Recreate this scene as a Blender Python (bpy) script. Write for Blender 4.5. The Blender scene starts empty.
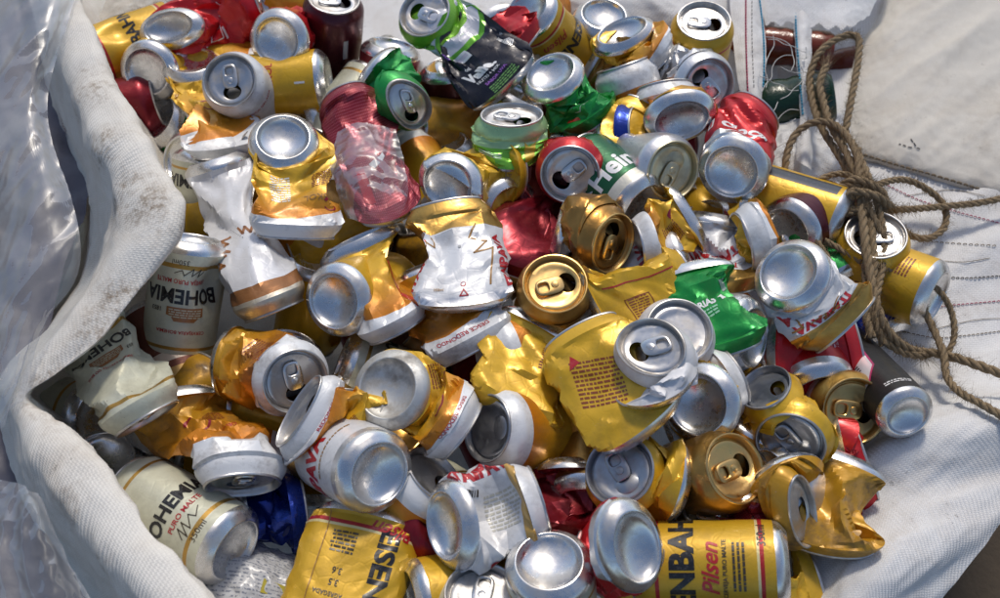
import bpy, bmesh, math, random
import numpy as np
from mathutils import Vector, Matrix, noise

scene = bpy.context.scene
COL = scene.collection
R_ = math.radians

# ---------------------------------------------------------------- camera
TILT = R_(32.0)          # camera looks down, 32 degrees off vertical
FPX = 1000.0             # focal length in photo pixels (photo is 1000 wide)
DIST = 0.833
F_ = np.array([0.0, math.sin(TILT), -math.cos(TILT)])     # view direction
RT = np.array([1.0, 0.0, 0.0])
UP = np.cross(RT, F_)
CAM = -F_ * DIST

def ray(px, py):
    d = F_ + RT * ((px - 500.0) / FPX) + UP * ((299.0 - py) / FPX)
    return d / np.linalg.norm(d)

def at(px, py, z):
    """world point seen at photo pixel (px,py) on the level z millimetres"""
    d = ray(px, py)
    t = (z * 0.001 - CAM[2]) / d[2]
    return CAM + d * t

def unit(v):
    v = np.asarray(v, float)
    return v / max(1e-9, np.linalg.norm(v))

def frame(px, py):
    Z = -ray(px, py)
    X = unit(RT - Z * RT.dot(Z))
    return X, np.cross(Z, X), Z

def facing(px, py, ang, tilt):
    X, Y, Z = frame(px, py)
    a, t = R_(ang), R_(tilt)
    return unit(math.sin(t) * (math.cos(a) * X + math.sin(a) * Y) + math.cos(t) * Z)

# ---------------------------------------------------------------- objects
def link(o):
    COL.objects.link(o)
    return o

def mesh_obj(name, verts, faces, mat, parent=None, loc=(0, 0, 0), smooth=True, sharp=None, uvs=None, midx=None):
    me = bpy.data.meshes.new(name)
    loc = np.asarray(loc, float)
    v = np.asarray(verts, float) - loc
    me.from_pydata(v.tolist(), [], faces)
    if uvs is not None:
        lay = me.uv_layers.new(name='UVMap')
        lay.data.foreach_set('uv', np.asarray(uvs, np.float32).ravel())
    for m in (mat if isinstance(mat, (list, tuple)) else [mat]):
        me.materials.append(m)
    if midx is not None:
        me.polygons.foreach_set('material_index', np.asarray(midx, np.int32))
    if smooth:
        me.polygons.foreach_set('use_smooth', [True] * len(me.polygons))
        if sharp:
            me.set_sharp_from_angle(angle=R_(sharp))
    me.update()
    o = bpy.data.objects.new(name, me)
    link(o)
    if parent is not None:
        o.parent = parent
    else:
        o.location = loc.tolist()
    return o

def empty(name, loc, label, cat, group=None):
    o = bpy.data.objects.new(name, None)
    o.empty_display_size = 0.02
    link(o)
    o.location = [float(x) for x in loc]
    tag(o, label, cat, group)
    return o

def tag(o, label=None, cat=None, group=None, kind=None):
    if label: o['label'] = label
    if cat: o['category'] = cat
    if group: o['group'] = group
    if kind: o['kind'] = kind
    return o

# ---------------------------------------------------------------- materials
class NT:
    def __init__(s, name):
        s.m = bpy.data.materials.new(name)
        s.m.use_nodes = True
        s.t = s.m.node_tree
        s.t.nodes.clear()
        s.out = s.t.nodes.new('ShaderNodeOutputMaterial')
    def n(s, typ, **kw):
        nd = s.t.nodes.new('ShaderNode' + typ)
        for k, v in kw.items():
            if k.startswith('i_'):
                nd.inputs[k[2:].replace('_', ' ')].default_value = v
            else:
                setattr(nd, k, v)
        return nd
    def l(s, a, b):
        s.t.links.new(a, b)
    def math(s, op, a, b=None, c=None, clamp=False):
        nd = s.n('Math', operation=op, use_clamp=clamp)
        for i, x in enumerate((a, b, c)):
            if x is None: continue
            if isinstance(x, (int, float)): nd.inputs[i].default_value = x
            else: s.l(x, nd.inputs[i])
        return nd.outputs[0]
    def mix(s, f, a, b):
        nd = s.n('Mix', data_type='RGBA')
        for i, x in ((0, f), (6, a), (7, b)):
            if isinstance(x, (int, float)): nd.inputs[i].default_value = x
            elif isinstance(x, (tuple, list)): nd.inputs[i].default_value = (*x[:3], 1)
            else: s.l(x, nd.inputs[i])
        return nd.outputs[2]
    def mixf(s, f, a, b):
        nd = s.n('Mix', data_type='FLOAT')
        for i, x in ((0, f), (2, a), (3, b)):
            if isinstance(x, (int, float)): nd.inputs[i].default_value = x
            else: s.l(x, nd.inputs[i])
        return nd.outputs[0]
    def ramp(s, f, stops, interp='LINEAR'):
        nd = s.n('ValToRGB')
        cr = nd.color_ramp
        cr.interpolation = interp
        while len(cr.elements) < len(stops): cr.elements.new(0.5)
        for e, (p, c) in zip(cr.elements, stops):
            e.position = p
            e.color = (*c[:3], 1) if isinstance(c, (tuple, list)) else (c, c, c, 1)
        s.l(f, nd.inputs[0])
        return nd.outputs[0]
    def noise(s, vec, scale, detail=4, rough=0.6, dist=0.0):
        nd = s.n('TexNoise')
        nd.inputs['Scale'].default_value = scale
        nd.inputs['Detail'].default_value = detail
        nd.inputs['Roughness'].default_value = rough
        nd.inputs['Distortion'].default_value = dist
        if vec is not None: s.l(vec, nd.inputs['Vector'])
        return nd.outputs[0]

def px_vec(nt):
    """object position plus a per-object random shift: no two things share their dirt"""
    tc = nt.n('TexCoord')
    oi = nt.n('ObjectInfo')
    sh = nt.math('MULTIPLY', oi.outputs['Random'], 37.0)
    ad = nt.n('VectorMath', operation='ADD')
    nt.l(tc.outputs['Object'], ad.inputs[0]); nt.l(sh, ad.inputs[1])
    return ad.outputs[0], tc, oi

ALU = (0.70, 0.69, 0.675)

def mat_alu(name, col=ALU, rough=0.2, dirt=0.35):
    nt = NT(name)
    v, tc, oi = px_vec(nt)
    n1 = nt.noise(v, 55, 5, 0.65)
    n2 = nt.noise(v, 260, 3, 0.6)
    n3 = nt.noise(v, 1200, 2, 0.5)
    d = nt.ramp(n1, [(0.44, 0.0), (0.72, 1.0)])
    d = nt.math('MULTIPLY', d, dirt)
    p = nt.n('BsdfPrincipled')
    nt.l(nt.mix(d, col, (0.20, 0.16, 0.115)), p.inputs['Base Color'])
    p.inputs['Metallic'].default_value = 1.0
    nt.l(nt.mixf(d, 1.0, 0.3), p.inputs['Metallic'])
    r = nt.math('MULTIPLY_ADD', n2, 0.26, rough - 0.06)
    r = nt.math('ADD', r, nt.math('MULTIPLY', d, 0.4), clamp=True)
    nt.l(r, p.inputs['Roughness'])
    b = nt.n('Bump'); b.inputs['Strength'].default_value = 0.12; b.inputs['Distance'].default_value = 0.0006
    nt.l(nt.math('ADD', n1, nt.math('MULTIPLY', n3, 0.12)), b.inputs['Height']); nt.l(b.outputs[0], p.inputs['Normal'])
    nt.l(p.outputs[0], nt.out.inputs[0])
    return nt.m

def mat_body(name, base, bands=(), metallic=0.55, rough=0.28, wavy=None, grad=None, dirt=0.4, inner=(0.62, 0.56, 0.45), pattern=None):
    """printed can: base ink, bands [(v0,v1,colour,metal)] in mm from the base end, wavy=(v, amp, phase, colour, metal)"""
    nt = NT(name)
    v, tc, oi = px_vec(nt)
    sx = nt.n('SeparateXYZ'); nt.l(tc.outputs['UV'], sx.inputs[0])
    U = nt.math('MULTIPLY', sx.outputs[0], 100.0); V = nt.math('MULTIPLY', sx.outputs[1], 100.0)
    jit = nt.noise(v, 90, 2, 0.5)
    col = nt.mix(nt.math('MULTIPLY', jit, 0.22), base, tuple(c * 0.7 for c in base))
    met = metallic
    if grad:
        v0, v1, gc = grad
        f = nt.math('DIVIDE', nt.math('SUBTRACT', V, v0), v1 - v0, clamp=True)
        col = nt.mix(f, col, gc)
    if wavy:
        v0, amp, ph, wc, wm = wavy
        s = nt.math('SINE', nt.math('MULTIPLY_ADD', U, 2 * math.pi / 207.3, ph))
        f = nt.math('GREATER_THAN', nt.math('SUBTRACT', V, nt.math('MULTIPLY', s, amp)), v0)
        col = nt.mix(f, col, wc); met = nt.mixf(f, met, wm)
    if pattern:
        f, c2 = pattern(nt, U, V)
        col = nt.mix(f, col, c2)
    for v0, v1, bc, bm in bands:
        f = nt.math('MULTIPLY', nt.math('GREATER_THAN', V, v0), nt.math('LESS_THAN', V, v1))
        col = nt.mix(f, col, bc); met = nt.mixf(f, met, bm)
    # scuffs to bare metal, dust and specks of dirt
    sc = nt.ramp(nt.noise(v, 420, 5, 0.75, 1.5), [(0.66, 0.0), (0.70, 1.0)])
    sc = nt.math('MULTIPLY', sc, 0.5)
    col = nt.mix(sc, col, (0.6, 0.58, 0.54))
    d1 = nt.ramp(nt.noise(v, 38, 5, 0.7), [(0.48, 0.0), (0.74, 1.0)])
    d2 = nt.ramp(nt.noise(v, 310, 4, 0.7), [(0.66, 0.0), (0.72, 1.0)])
    gate = nt.ramp(nt.noise(v, 17, 2, 0.5), [(0.45, 0.0), (0.65, 1.0)])
    d = nt.math('ADD', nt.math('MULTIPLY', d1, dirt), nt.math('MULTIPLY', nt.math('MULTIPLY', d2, gate), 0.75), clamp=True)
    col = nt.mix(d, col, (0.075, 0.05, 0.03))
    p = nt.n('BsdfPrincipled')
    nt.l(col, p.inputs['Base Color'])
    if isinstance(met, float): p.inputs['Metallic'].default_value = met
    else: nt.l(met, p.inputs['Metallic'])
    n2 = nt.noise(v, 200, 3, 0.6)
    r = nt.math('MULTIPLY_ADD', n2, 0.26, rough - 0.04)
    nt.l(nt.math('ADD', r, nt.math('MULTIPLY', d, 0.35), clamp=True), p.inputs['Roughness'])
    p.inputs['Coat Weight'].default_value = 0.2
    p.inputs['Coat Roughness'].default_value = 0.2
    cr = nt.n('TexVoronoi', feature='DISTANCE_TO_EDGE'); cr.inputs['Scale'].default_value = 95
    nt.l(v, cr.inputs['Vector'])
    ed = nt.math('MULTIPLY', nt.math('MINIMUM', cr.outputs['Distance'], 0.10), 3.0)
    b = nt.n('Bump'); b.inputs['Strength'].default_value = 0.2; b.inputs['Distance'].default_value = 0.0009
    nt.l(nt.math('ADD', nt.noise(v, 120, 4, 0.6), ed), b.inputs['Height']); nt.l(b.outputs[0], p.inputs['Normal'])
    nt.l(p.outputs[0], nt.out.inputs[0])
    return nt.m

_ink = {}
def ink(col, metallic=0.1):
    k = (tuple(col), metallic)
    if k not in _ink:
        nt = NT('ink')
        p = nt.n('BsdfPrincipled')
        v, tc, oi = px_vec(nt)
        w = nt.ramp(nt.noise(v, 500, 4, 0.7), [(0.55, 0.0), (0.75, 0.6)])
        nt.l(nt.mix(w, tuple(col), tuple(0.55 * c + 0.16 for c in col)), p.inputs['Base Color'])
        p.inputs['Metallic'].default_value = metallic
        p.inputs['Roughness'].default_value = 0.35
        p.inputs['Coat Weight'].default_value = 0.3
        nt.l(p.outputs[0], nt.out.inputs[0])
        _ink[k] = nt.m
    return _ink[k]

# ---------------------------------------------------------------- can geometry
RAD = 33.0
NR, NC = 32, 64
BASE_Z, LID_Z = -10.0, -14.0

def lathe_local(profile, n):
    a = np.arange(n) * 2 * math.pi / n
    rows = [np.stack([r * np.cos(a), r * np.sin(a), np.full(n, z)], 1) for r, z in profile]
    return np.concatenate(rows)

def ring_faces(nr, n, off=0):
    f = []
    for i in range(nr - 1):
        for j in range(n):
            k = (j + 1) % n
            f.append((off + i * n + j, off + i * n + k, off + (i + 1) * n + k, off + (i + 1) * n + j))
    return f

def base_local():
    prof = [(33, -10), (32.6, -7.6), (31.2, -5.2), (29.0, -3.2), (26.6, -1.4), (25.4, -0.4), (24.6, 0), (23.9, -0.3), (23.2, -1.6), (22.7, -3.6)]
    for k in range(1, 9):
        r = 22.2 * (1 - k / 8.0)
        prof.append((max(r, 0.4), -4.6 - 6.6 * (1 - (r / 22.2) ** 2)))
    n = NC
    v = lathe_local(prof, n)
    f = ring_faces(len(prof), n)
    f.append(tuple((len(prof) - 1) * n + j for j in range(n)))
    return v, f

def neck_profile():
    return [(33, -14), (32.5, -11.2), (30.9, -8.0), (28.8, -5.0), (27.4, -2.8), (27.0, -1.9)]

def lid_local(opened=True):
    n = NC
    prof = [(27.0, -2.2), (27.7, -1.8), (27.9, -0.8), (27.4, -0.1), (26.6, 0), (25.9, -0.6), (25.4, -2.2), (24.7, -5.6), (24.0, -6.6), (23.2, -6.4), (22.7, -5.0), (22.0, -4.6)]
    v = lathe_local(prof, n)
    f = ring_faces(len(prof), n)
    # panel: rings from the panel circle in to the mouth's outline
    a = np.arange(n) * 2 * math.pi / n
    hole = np.stack([10.8 + 7.6 * np.cos(a), 9.4 * np.sin(a)], 1)
    outer = np.stack([22.0 * np.cos(a), 22.0 * np.sin(a)], 1)
    off = (len(prof) - 1) * n
    rows = []
    K = 6
    for k in range(1, K + 1):
        t = k / K
        xy = outer * (1 - t) + hole * t
        rr = np.hypot(xy[:, 0] * 0.8 + 1.5, xy[:, 1])
        z = -4.6 - 0.8 * np.clip((19 - rr) / 3.0, 0, 1)
        if k == K: z = z - 0.3
        rows.append(np.column_stack([xy, z]))
    v = np.concatenate([v] + rows)
    f += [tuple(x for x in q) for q in ring_faces(K + 1, n, off)]
    last = off + K * n
    if not opened:
        pl = np.column_stack([hole * 0.9 + np.array([1.08, 0]), np.full(n, -5.1)])
        b = len(v)
        v = np.concatenate([v, pl])
        for j in range(n):
            k = (j + 1) % n
            f.append((last + j, last + k, b + k, b + j))
        f.append(tuple(b + j for j in range(n)))
    else:
        # the torn flap hangs down inside
        fl = np.column_stack([(hole[:, 0] - 10.8) * 0.82 + 12.6, hole[:, 1] * 0.86, -6.5 - 0.95 * (hole[:, 0] - 3.2)])
        b = len(v)
        v = np.concatenate([v, fl])
        f.append(tuple(b + j for j in range(n)))
    return v, f

def tab_local(lift=0.0):
    """ring-pull: a rounded plate with a finger hole, a nose and a rivet; points along +x to the mouth"""
    n = 28
    a = np.arange(n) * 2 * math.pi / n
    def stad(hl, w, cx):
        c, s = np.cos(a), np.sin(a)
        e = 0.62
        return np.stack([cx + hl * np.sign(c) * np.abs(c) ** e, w * np.sign(s) * np.abs(s) ** e], 1)
    o, o2 = stad(12.2, 7.8, -4.6), stad(11.4, 7.0, -4.6)
    h, h2 = stad(4.6, 4.4, -10.0), stad(5.2, 5.0, -10.0)
    V, F = [], []
    def add(loop, z):
        b = len(V)
        V.extend([(x, y, z) for x, y in loop]); return b
    r0 = add(o, -4.0); r1 = add(o, -2.9); r2 = add(o2, -2.3); r3 = add(h2, -2.3); r4 = add(h, -2.9); r5 = add(h, -4.0)
    for A, B in ((r0, r1), (r1, r2), (r2, r3), (r3, r4), (r4, r5), (r5, r0)):
        for j in range(n):
            k = (j + 1) % n
            F.append((A + j, A + k, B + k, B + j))
    # rivet island
    m = 14
    b = len(V)
    prof = [(3.4, -2.2), (3.0, -1.5), (1.6, -1.1), (0.3, -1.05)]
    for r, z in prof:
        for j in range(m):
            t = 2 * math.pi * j / m
            V.append((r * math.cos(t), r * math.sin(t), z))
    F += ring_faces(len(prof), m, b)
    v = np.array(V)
    # groove round the rivet and lifted ring end
    v[:, 2] += np.where(v[:, 0] < -2, (-2 - v[:, 0]) * lift, 0)
    return v, F

BASE_G = base_local()
LID_O, LID_C = lid_local(True), lid_local(False)
TAB_G = tab_local(0.03)

def bend_end(p, fr, opt):
    """dent an end: p local (x along e1, y along e2, z out), mm"""
    if not opt: return p
    p = p.copy()
    e1, e2, n, X, Y, Z = fr
    def loc(ang):
        if ang == 'z': d = Z
        else: d = math.cos(R_(ang)) * X + math.sin(R_(ang)) * Y
        v = np.array([d.dot(e1), d.dot(e2)])
        return v / max(1e-6, np.linalg.norm(v))
    for sq in opt.get('sq', ()):
        ang, k = sq
        d = loc(ang); q = np.array([-d[1], d[0]])
        a = p[:, :2] @ d; b = p[:, :2] @ q
        w = 1 + 0.42 * (1 - k)
        p[:, 0] = a * k * d[0] + b * w * q[0]
        p[:, 1] = a * k * d[1] + b * w * q[1]
    for ang, k in opt.get('bow', ()):
        d = loc(ang)
        a = p[:, :2] @ d
        p[:, 2] -= k * a * a / 30.0
        p[:, :2] -= np.outer(a * (np.abs(k * a / 30.0) ** 2) * 0.3, d)
    for ang, off, phi in opt.get('fold', ()):
        d = loc(ang)
        a = p[:, :2] @ d - off
        m = a > 0
        soft = np.clip(a / 4.0, 0, 1)
        ph = R_(phi) * soft
        z = p[:, 2].copy()
        na = a * np.cos(ph) + z * np.sin(ph) * 0.6
        nz = -a * np.sin(ph) + z * np.cos(ph)
        da = np.where(m, na - a, 0)
        p[:, :2] += np.outer(da, d)
        p[:, 2] = np.where(m, nz, z)
    return p

CANS = []
def can(name, design, A, B=None, L=115.0, flat=(), dents=0, noise_=0.35, roll=0.0, eA=None, eB=None, rot=(0, 0),
        decals=(), label='', group=None, push=(), slack=None, facet=0.85, cat='can', seed=None, tab=(True, True), r=30.7, full=None):
    CANS.append(dict(name=name, design=design, A=A, B=B, L=L, flat=flat, dents=dents, noise=noise_, roll=roll, eA=eA or {}, eB=eB or {},
                     rot=rot, decals=decals, label=label, group=group, push=push, cat=cat, seed=len(CANS) * 7 + 3 if seed is None else seed, tab=tab, r=r, full=full, slack=slack, facet=facet))

def prep(c):
    kA, ax, ay, az, aang, atilt = c['A']
    k = c['r'] / RAD
    pA = at(ax, ay, az); nA = facing(ax, ay, aang, atilt)
    fA = frame(ax, ay)
    kB = 'b' if kA in 'lc' else 'l'
    if c['B'] is None:
        nB = -nA; pB = pA - nA * c['L'] * 0.001 * k
        fB = fA
    else:
        b = c['B']
        if isinstance(b[0], str): kB = b[0]; b = b[1:]
        bx, by, bz, bang, btilt = b
        pB = at(bx, by, bz); nB = facing(bx, by, bang, btilt); fB = frame(bx, by)
    aA, aB = -nA, nB                       # both run from A to B
    Z = fA[2]
    ref = Z - aA * Z.dot(aA)
    ref = unit(ref) if np.linalg.norm(ref) > 0.05 else unit(-fA[1] - aA * (-fA[1]).dot(aA))
    # parallel transport ref from aA to aB
    w = np.cross(aA, aB); s = np.linalg.norm(w); cth = aA.dot(aB)
    if s > 1e-4:
        w = w / s; th = math.atan2(s, cth)
        rb = ref * math.cos(th) + np.cross(w, ref) * math.sin(th) + w * w.dot(ref) * (1 - math.cos(th))
    else:
        rb = ref
    if c['flat'] and c['B'] is not None:    # pressed cans: keep the same side up at both ends, no twist
        ang, tilt = c['flat'][0][:2]
        ex, ey, ez = fA
        nn = math.sin(R_(tilt)) * (math.cos(R_(ang)) * ex + math.sin(R_(ang)) * ey) + math.cos(R_(tilt)) * ez
        ab = unit(pB - pA); nn = unit(nn - ab * nn.dot(ab))
        r1, r2 = nn - aA * nn.dot(aA), nn - aB * nn.dot(aB)
        if np.linalg.norm(r1) > 0.15: ref = unit(r1)
        if np.linalg.norm(r2) > 0.15: rb = unit(r2)
    upA = aA if kA == 'b' else -aA          # base -> lid direction at A
    upB = aB if kA == 'b' else -aB
    c['ends'] = []
    for (kk, p, n, f, rf, up, opt) in ((kA, pA, nA, fA, ref, upA, c['eA']), (kB, pB, nB, fB, rb, upB, c['eB'])):
        e1 = rf
        e2u = np.cross(up, rf)              # angle grows counter-clockwise about base->lid
        e2 = np.cross(n, rf)                # right-handed with outward normal
        sgn = 1.0 if e2.dot(e2u) > 0 else -1.0
        fr = (e1, e2, n, *f)
        c['ends'].append(dict(kind=kk, p=p, n=n, fr=fr, sgn=sgn, opt=opt, k=k))
    th = np.arange(NC) * 2 * math.pi / NC + R_(c['roll'])
    for e in c['ends']:
        z = BASE_Z if e['kind'] == 'b' else LID_Z
        a = th * e['sgn']
        loc = np.stack([RAD * np.cos(a), RAD * np.sin(a), np.full(NC, z)], 1)
        e['ang'] = a
        e['ring'] = place(loc, e)
    full = c['full'] if c['full'] else c['L']
    c['wall'] = (full - 24.0) * 0.001 * k
    if c['B'] is None: c['wall'] = (c['L'] - 24.0) * 0.001 * k

def place(loc, e):
    q = bend_end(loc, e['fr'], e['opt']) * (0.001 * e['k'])
    e1, e2, n = e['fr'][:3]
    return e['p'] + q[:, :1] * e1 + q[:, 1:2] * e2 + q[:, 2:3] * n

def simulate(cs, iters=420):
    """crush the walls: inextensible sheet between the two placed ends, position based"""
    N = len(cs)
    P = np.zeros((N, NR, NC, 3), np.float32)
    s = np.linspace(0, 1, NR)[:, None, None]
    h00, h10, h01, h11 = 2*s**3-3*s**2+1, s**3-2*s**2+s, -2*s**3+3*s**2, s**3-s**2
    LH = np.zeros((N, 1, NC), np.float32); LW = np.zeros((N, 1, 1), np.float32)
    for i, c in enumerate(cs):
        A, Bq = c['ends']
        pa, pb = A['ring'], Bq['ring']
        d = np.linalg.norm(pa.mean(0) - pb.mean(0))
        m = max(d, 0.02) * 0.9
        ab = unit(pb.mean(0) - pa.mean(0)); q_ = 0.72 if c['flat'] else 0.35
        ta = unit(-A['n'] * (1 - q_) + ab * q_) * m; tb = unit(Bq['n'] * (1 - q_) + ab * q_) * m
        P[i] = h00*pa + h10*ta + h01*pb + h11*tb
        if c['B'] is not None:
            c['wall'] = d * c['slack'] if c['slack'] else max(c['wall'], d * 1.005)
        ch = np.linalg.norm(np.diff(P[i], axis=0), axis=2).sum(0)
        kc = 1.0 if c['flat'] else 0.4
        LH[i] = ((1 - kc) * c['wall'] + kc * c['wall'] * ch / ch.mean()) / (NR - 1)
        LW[i] = 2 * math.pi * c['r'] * 0.001 / NC
        rng = np.random.RandomState(c['seed'])
        ctr = P[i].mean(1, keepdims=True)
        inw = ctr - P[i]; inw /= np.maximum(1e-6, np.linalg.norm(inw, axis=2, keepdims=True))
        comp = max(0.0, 1 - d / c['wall'])
        amp = 0.0004 * c['noise'] + 0.02 * comp * (0.4 + c['noise'])
        th = np.arange(NC) * 2 * math.pi / NC; ss = np.linspace(0, 1, NR)
        f = np.zeros((NR, NC))
        for q in range(7):
            kth = rng.randint(2, 6); ks = rng.uniform(1.0, 3.6)
            f += rng.uniform(0.4, 1) * np.cos(kth * th[None] + rng.uniform(0, 6.3) + rng.uniform(-4, 4) * ss[:, None]) * np.sin(ks * math.pi * ss[:, None] + rng.uniform(0, 3))
        f = f / 3.0 * np.sin(math.pi * ss)[:, None] ** 0.6
        P[i] += (inw * (f * amp + amp * 0.3 * np.sin(math.pi * ss)[:, None])[..., None]).astype(np.float32)
        # dents: balls pressed in from outside
        c['balls'] = []
        for q in range(c['dents']):
            r_, k_ = rng.randint(5, NR - 5), rng.randint(NC)
            out = -inw[r_, k_]
            br = rng.uniform(0.010, 0.028)
            dep = rng.uniform(0.004, 0.011)
            c['balls'].append((P[i, r_, k_].astype(float) + out * br, -out * dep, br))
        for pu in c['push']:
            bx, by, bz, br, dep = pu[:5]
            cpt = at(bx, by, bz); zz = facing(bx, by, *pu[5:7]) if len(pu) > 5 else frame(bx, by)[2]
            c['balls'].append((cpt + zz * br * 0.001, -zz * dep * 0.001, br * 0.001))
        c['planes'] = []
        for fl in c['flat']:
            ang, tilt, thick = fl[:3]
            mid = np.repeat(((pa.mean(0) + pb.mean(0)) / 2)[None], NR, 0)
            ex, ey, ez = c['ends'][0]['fr'][3:]
            nn = unit(math.sin(R_(tilt)) * (math.cos(R_(ang)) * ex + math.sin(R_(ang)) * ey) + math.cos(R_(tilt)) * ez)
            nn = unit(nn - ab * nn.dot(ab))
            off = fl[3] * 0.001 if len(fl) > 3 else 0.0
            mrow = NR // 2
            sg = np.where((pa - pa.mean(0) + pb - pb.mean(0)) @ nn > 0, 1.0, -1.0)
            k_ = np.sin(np.linspace(0, math.pi, NR)) ** 0.5
            k_ = np.clip((k_ - 0.12) / 0.15, 0, 1)[:, None]
            eps = min(0.0022, thick * 0.0003)
            lo = np.where(sg[None] > 0, eps * k_ - (1 - k_) * 0.05, -9.0).astype(np.float32)
            hi = np.where(sg[None] > 0, 9.0, -eps * k_ + (1 - k_) * 0.05).astype(np.float32)
            c['sg'] = (nn, sg); c['planes'].append((nn, (mid + nn * off).astype(np.float32), thick * 0.001, lo, hi))
    P0 = P.copy()
    LD = np.sqrt(LH**2 + LW**2)
    def con(a, b, rest, k, lo=False):
        d = b - a
        l = np.sqrt((d * d).sum(-1))
        g = (l - rest) / np.maximum(l, 1e-7)
        if lo: g = np.minimum(g, 0)
        return d * (g * (0.5 * k))[..., None]
    endtaper = np.sin(np.linspace(0, math.pi, NR)) ** 0.5
    fixA, fixB = P[:, 0].copy(), P[:, -1].copy()
    act = [i for i, c in enumerate(cs) if c['balls'] or c['planes']]
    for it in range(iters):
        t = min(1.0, it / (iters * 0.55))
        late = it > iters * 0.8
        # columns (red-black)
        for s0 in (0, 1):
            n = (NR - s0) // 2
            a = P[:, s0:s0 + 2 * n:2]; b = P[:, s0 + 1:s0 + 2 * n:2]
            d = con(a, b, LH, 1.0); a += d; b -= d
        for s0 in (0, 1):
            a = P[:, :, s0::2]; b = np.roll(P, -1, 2)[:, :, s0::2]
            d = con(a, b, LW, 1.0)
            P[:, :, s0::2] += d
            if s0 == 0: P[:, :, 1::2] -= d
            else: P[:, :, 0::2] -= np.roll(d, 1, 2)
        if it % 2 == 0:
            for sg in (1, -1):
                Q = np.roll(P, -sg, 2)
                for s0 in (0, 1):
                    n = (NR - s0) // 2
                    a = P[:, s0:s0 + 2 * n:2]; b = np.roll(P[:, s0 + 1:s0 + 2 * n:2], -sg, 2)
                    d = con(a, b, LD, 0.5)
                    P[:, s0:s0 + 2 * n:2] += d
                    P[:, s0 + 1:s0 + 2 * n:2] -= np.roll(d, sg, 2)
        kb = 0.10 if not late else 0.03
        for sk, kk in ((2, kb), (5, kb * 0.5)):
            a = P[:, :-sk]; b = P[:, sk:]
            d = con(a, b, LH * sk * 0.99, kk); 
            P[:, :-sk] += d; P[:, sk:] -= d
            d = con(P, np.roll(P, -sk, 2), LW * NC / math.pi * math.sin(math.pi * sk / NC), kk)
            P += d; P -= np.roll(d, sk, 2)
        if it % 2 == 0 or late:
            for i in act:
                c = cs[i]
                for (c0, mv, br) in c['balls']:
                    q = P[i] - (c0 + mv * t).astype(np.float32)
                    l = np.sqrt((q * q).sum(-1, keepdims=True))
                    P[i] += np.where(l < br, q / np.maximum(l, 1e-6) * (br - l), 0)
                for (nn, mid, th, lo, hi) in c['planes']:
                    lim = (th + (0.036 - th) * (1 - t * endtaper)).astype(np.float32)[:, None]
                    d = (P[i] - mid[:, None, :]) @ nn.astype(np.float32)
                    P[i] += (np.clip(np.clip(d, -lim, lim), lo, hi) - d)[..., None] * nn.astype(np.float32)
        if it % 5 == 0 and it > iters * 0.3:
            for i in act:
                if 'sg' not in cs[i]: continue
                nn, sg = cs[i]['sg']; G = P[i]
                du = np.roll(G, -1, 1) - np.roll(G, 1, 1); dv = np.zeros_like(G); dv[1:-1] = G[2:] - G[:-2]
                up_ = 1.0 if cs[i]['ends'][0]['kind'] == 'b' else -1.0
                fl_ = ((np.cross(du, dv) @ nn.astype(np.float32)) * up_ * sg[None] < 0) & (np.abs(np.cos(np.arange(NC) * 2 * math.pi / NC))[None] > 0.12)
                fl_[0] = fl_[-1] = False
                m = fl_ | np.roll(fl_, 1, 1) | np.roll(fl_, -1, 1)
                m[0] = m[-1] = False
                av = (np.roll(G, 1, 1) + np.roll(G, -1, 1)) * 0.25
                av[1:-1] += (G[2:] + G[:-2]) * 0.25
                P[i][m] = av[m]
        P[:, 0] = fixA; P[:, -1] = fixB
    return P

# ---------------------------------------------------------------- creases
_facet = {}
def facet_map(variant):
    """weights that turn the wall into flat triangular facets between jittered nodes"""
    if variant in _facet: return _facet[variant]
    rng = np.random.RandomState(100 + variant)
    nr, nc = (8, 12) if variant % 2 else (7, 14)
    gr = np.linspace(0, NR - 1, nr + 1); gc = np.arange(nc + 1) * NC / nc
    node = np.zeros((nr + 1, nc + 1, 2))
    for i in range(nr + 1):
        for j in range(nc):
            jr = rng.uniform(-.38, .38) * (NR - 1) / nr if 0 < i < nr else 0
            node[i, j] = (round(gr[i] + jr), round(gc[j] + rng.uniform(-.38, .38) * NC / nc))
        node[i, nc] = node[i, 0] + (0, NC)
    idx = np.zeros((NR * NC, 3), int); wt = np.zeros((NR * NC, 3)); done = np.zeros(NR * NC, bool)
    rr, cc = np.divmod(np.arange(NR * NC), NC)
    for i in range(nr):
        for j in range(nc):
            q = [node[i, j], node[i, j+1], node[i+1, j+1], node[i+1, j]]
            tr = ((0, 1, 2), (0, 2, 3)) if rng.rand() < .5 else ((0, 1, 3), (1, 2, 3))
            for t in tr:
                a, b, c_ = q[t[0]], q[t[1]], q[t[2]]
                D = (b[0]-a[0])*(c_[1]-a[1]) - (b[1]-a[1])*(c_[0]-a[0])
                if abs(D) < 1e-9: continue
                for sh in (0, NC, -NC):
                    x, y = rr - a[0], cc + sh - a[1]
                    wb = (x*(c_[1]-a[1]) - y*(c_[0]-a[0])) / D; wc = ((b[0]-a[0])*y - (b[1]-a[1])*x) / D; wa = 1 - wb - wc
                    m = (wa > -1e-6) & (wb > -1e-6) & (wc > -1e-6) & ~done
                    if m.any():
                        for k, (n_, w_) in enumerate(((a, wa), (b, wb), (c_, wc))):
                            idx[m, k] = int(n_[0]) * NC + int(n_[1]) % NC; wt[m, k] = w_[m]
                        done |= m
    wt[~done] = (1, 0, 0); idx[~done] = np.nonzero(~done)[0][:, None]
    _facet[variant] = (idx, wt)
    return idx, wt

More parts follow.
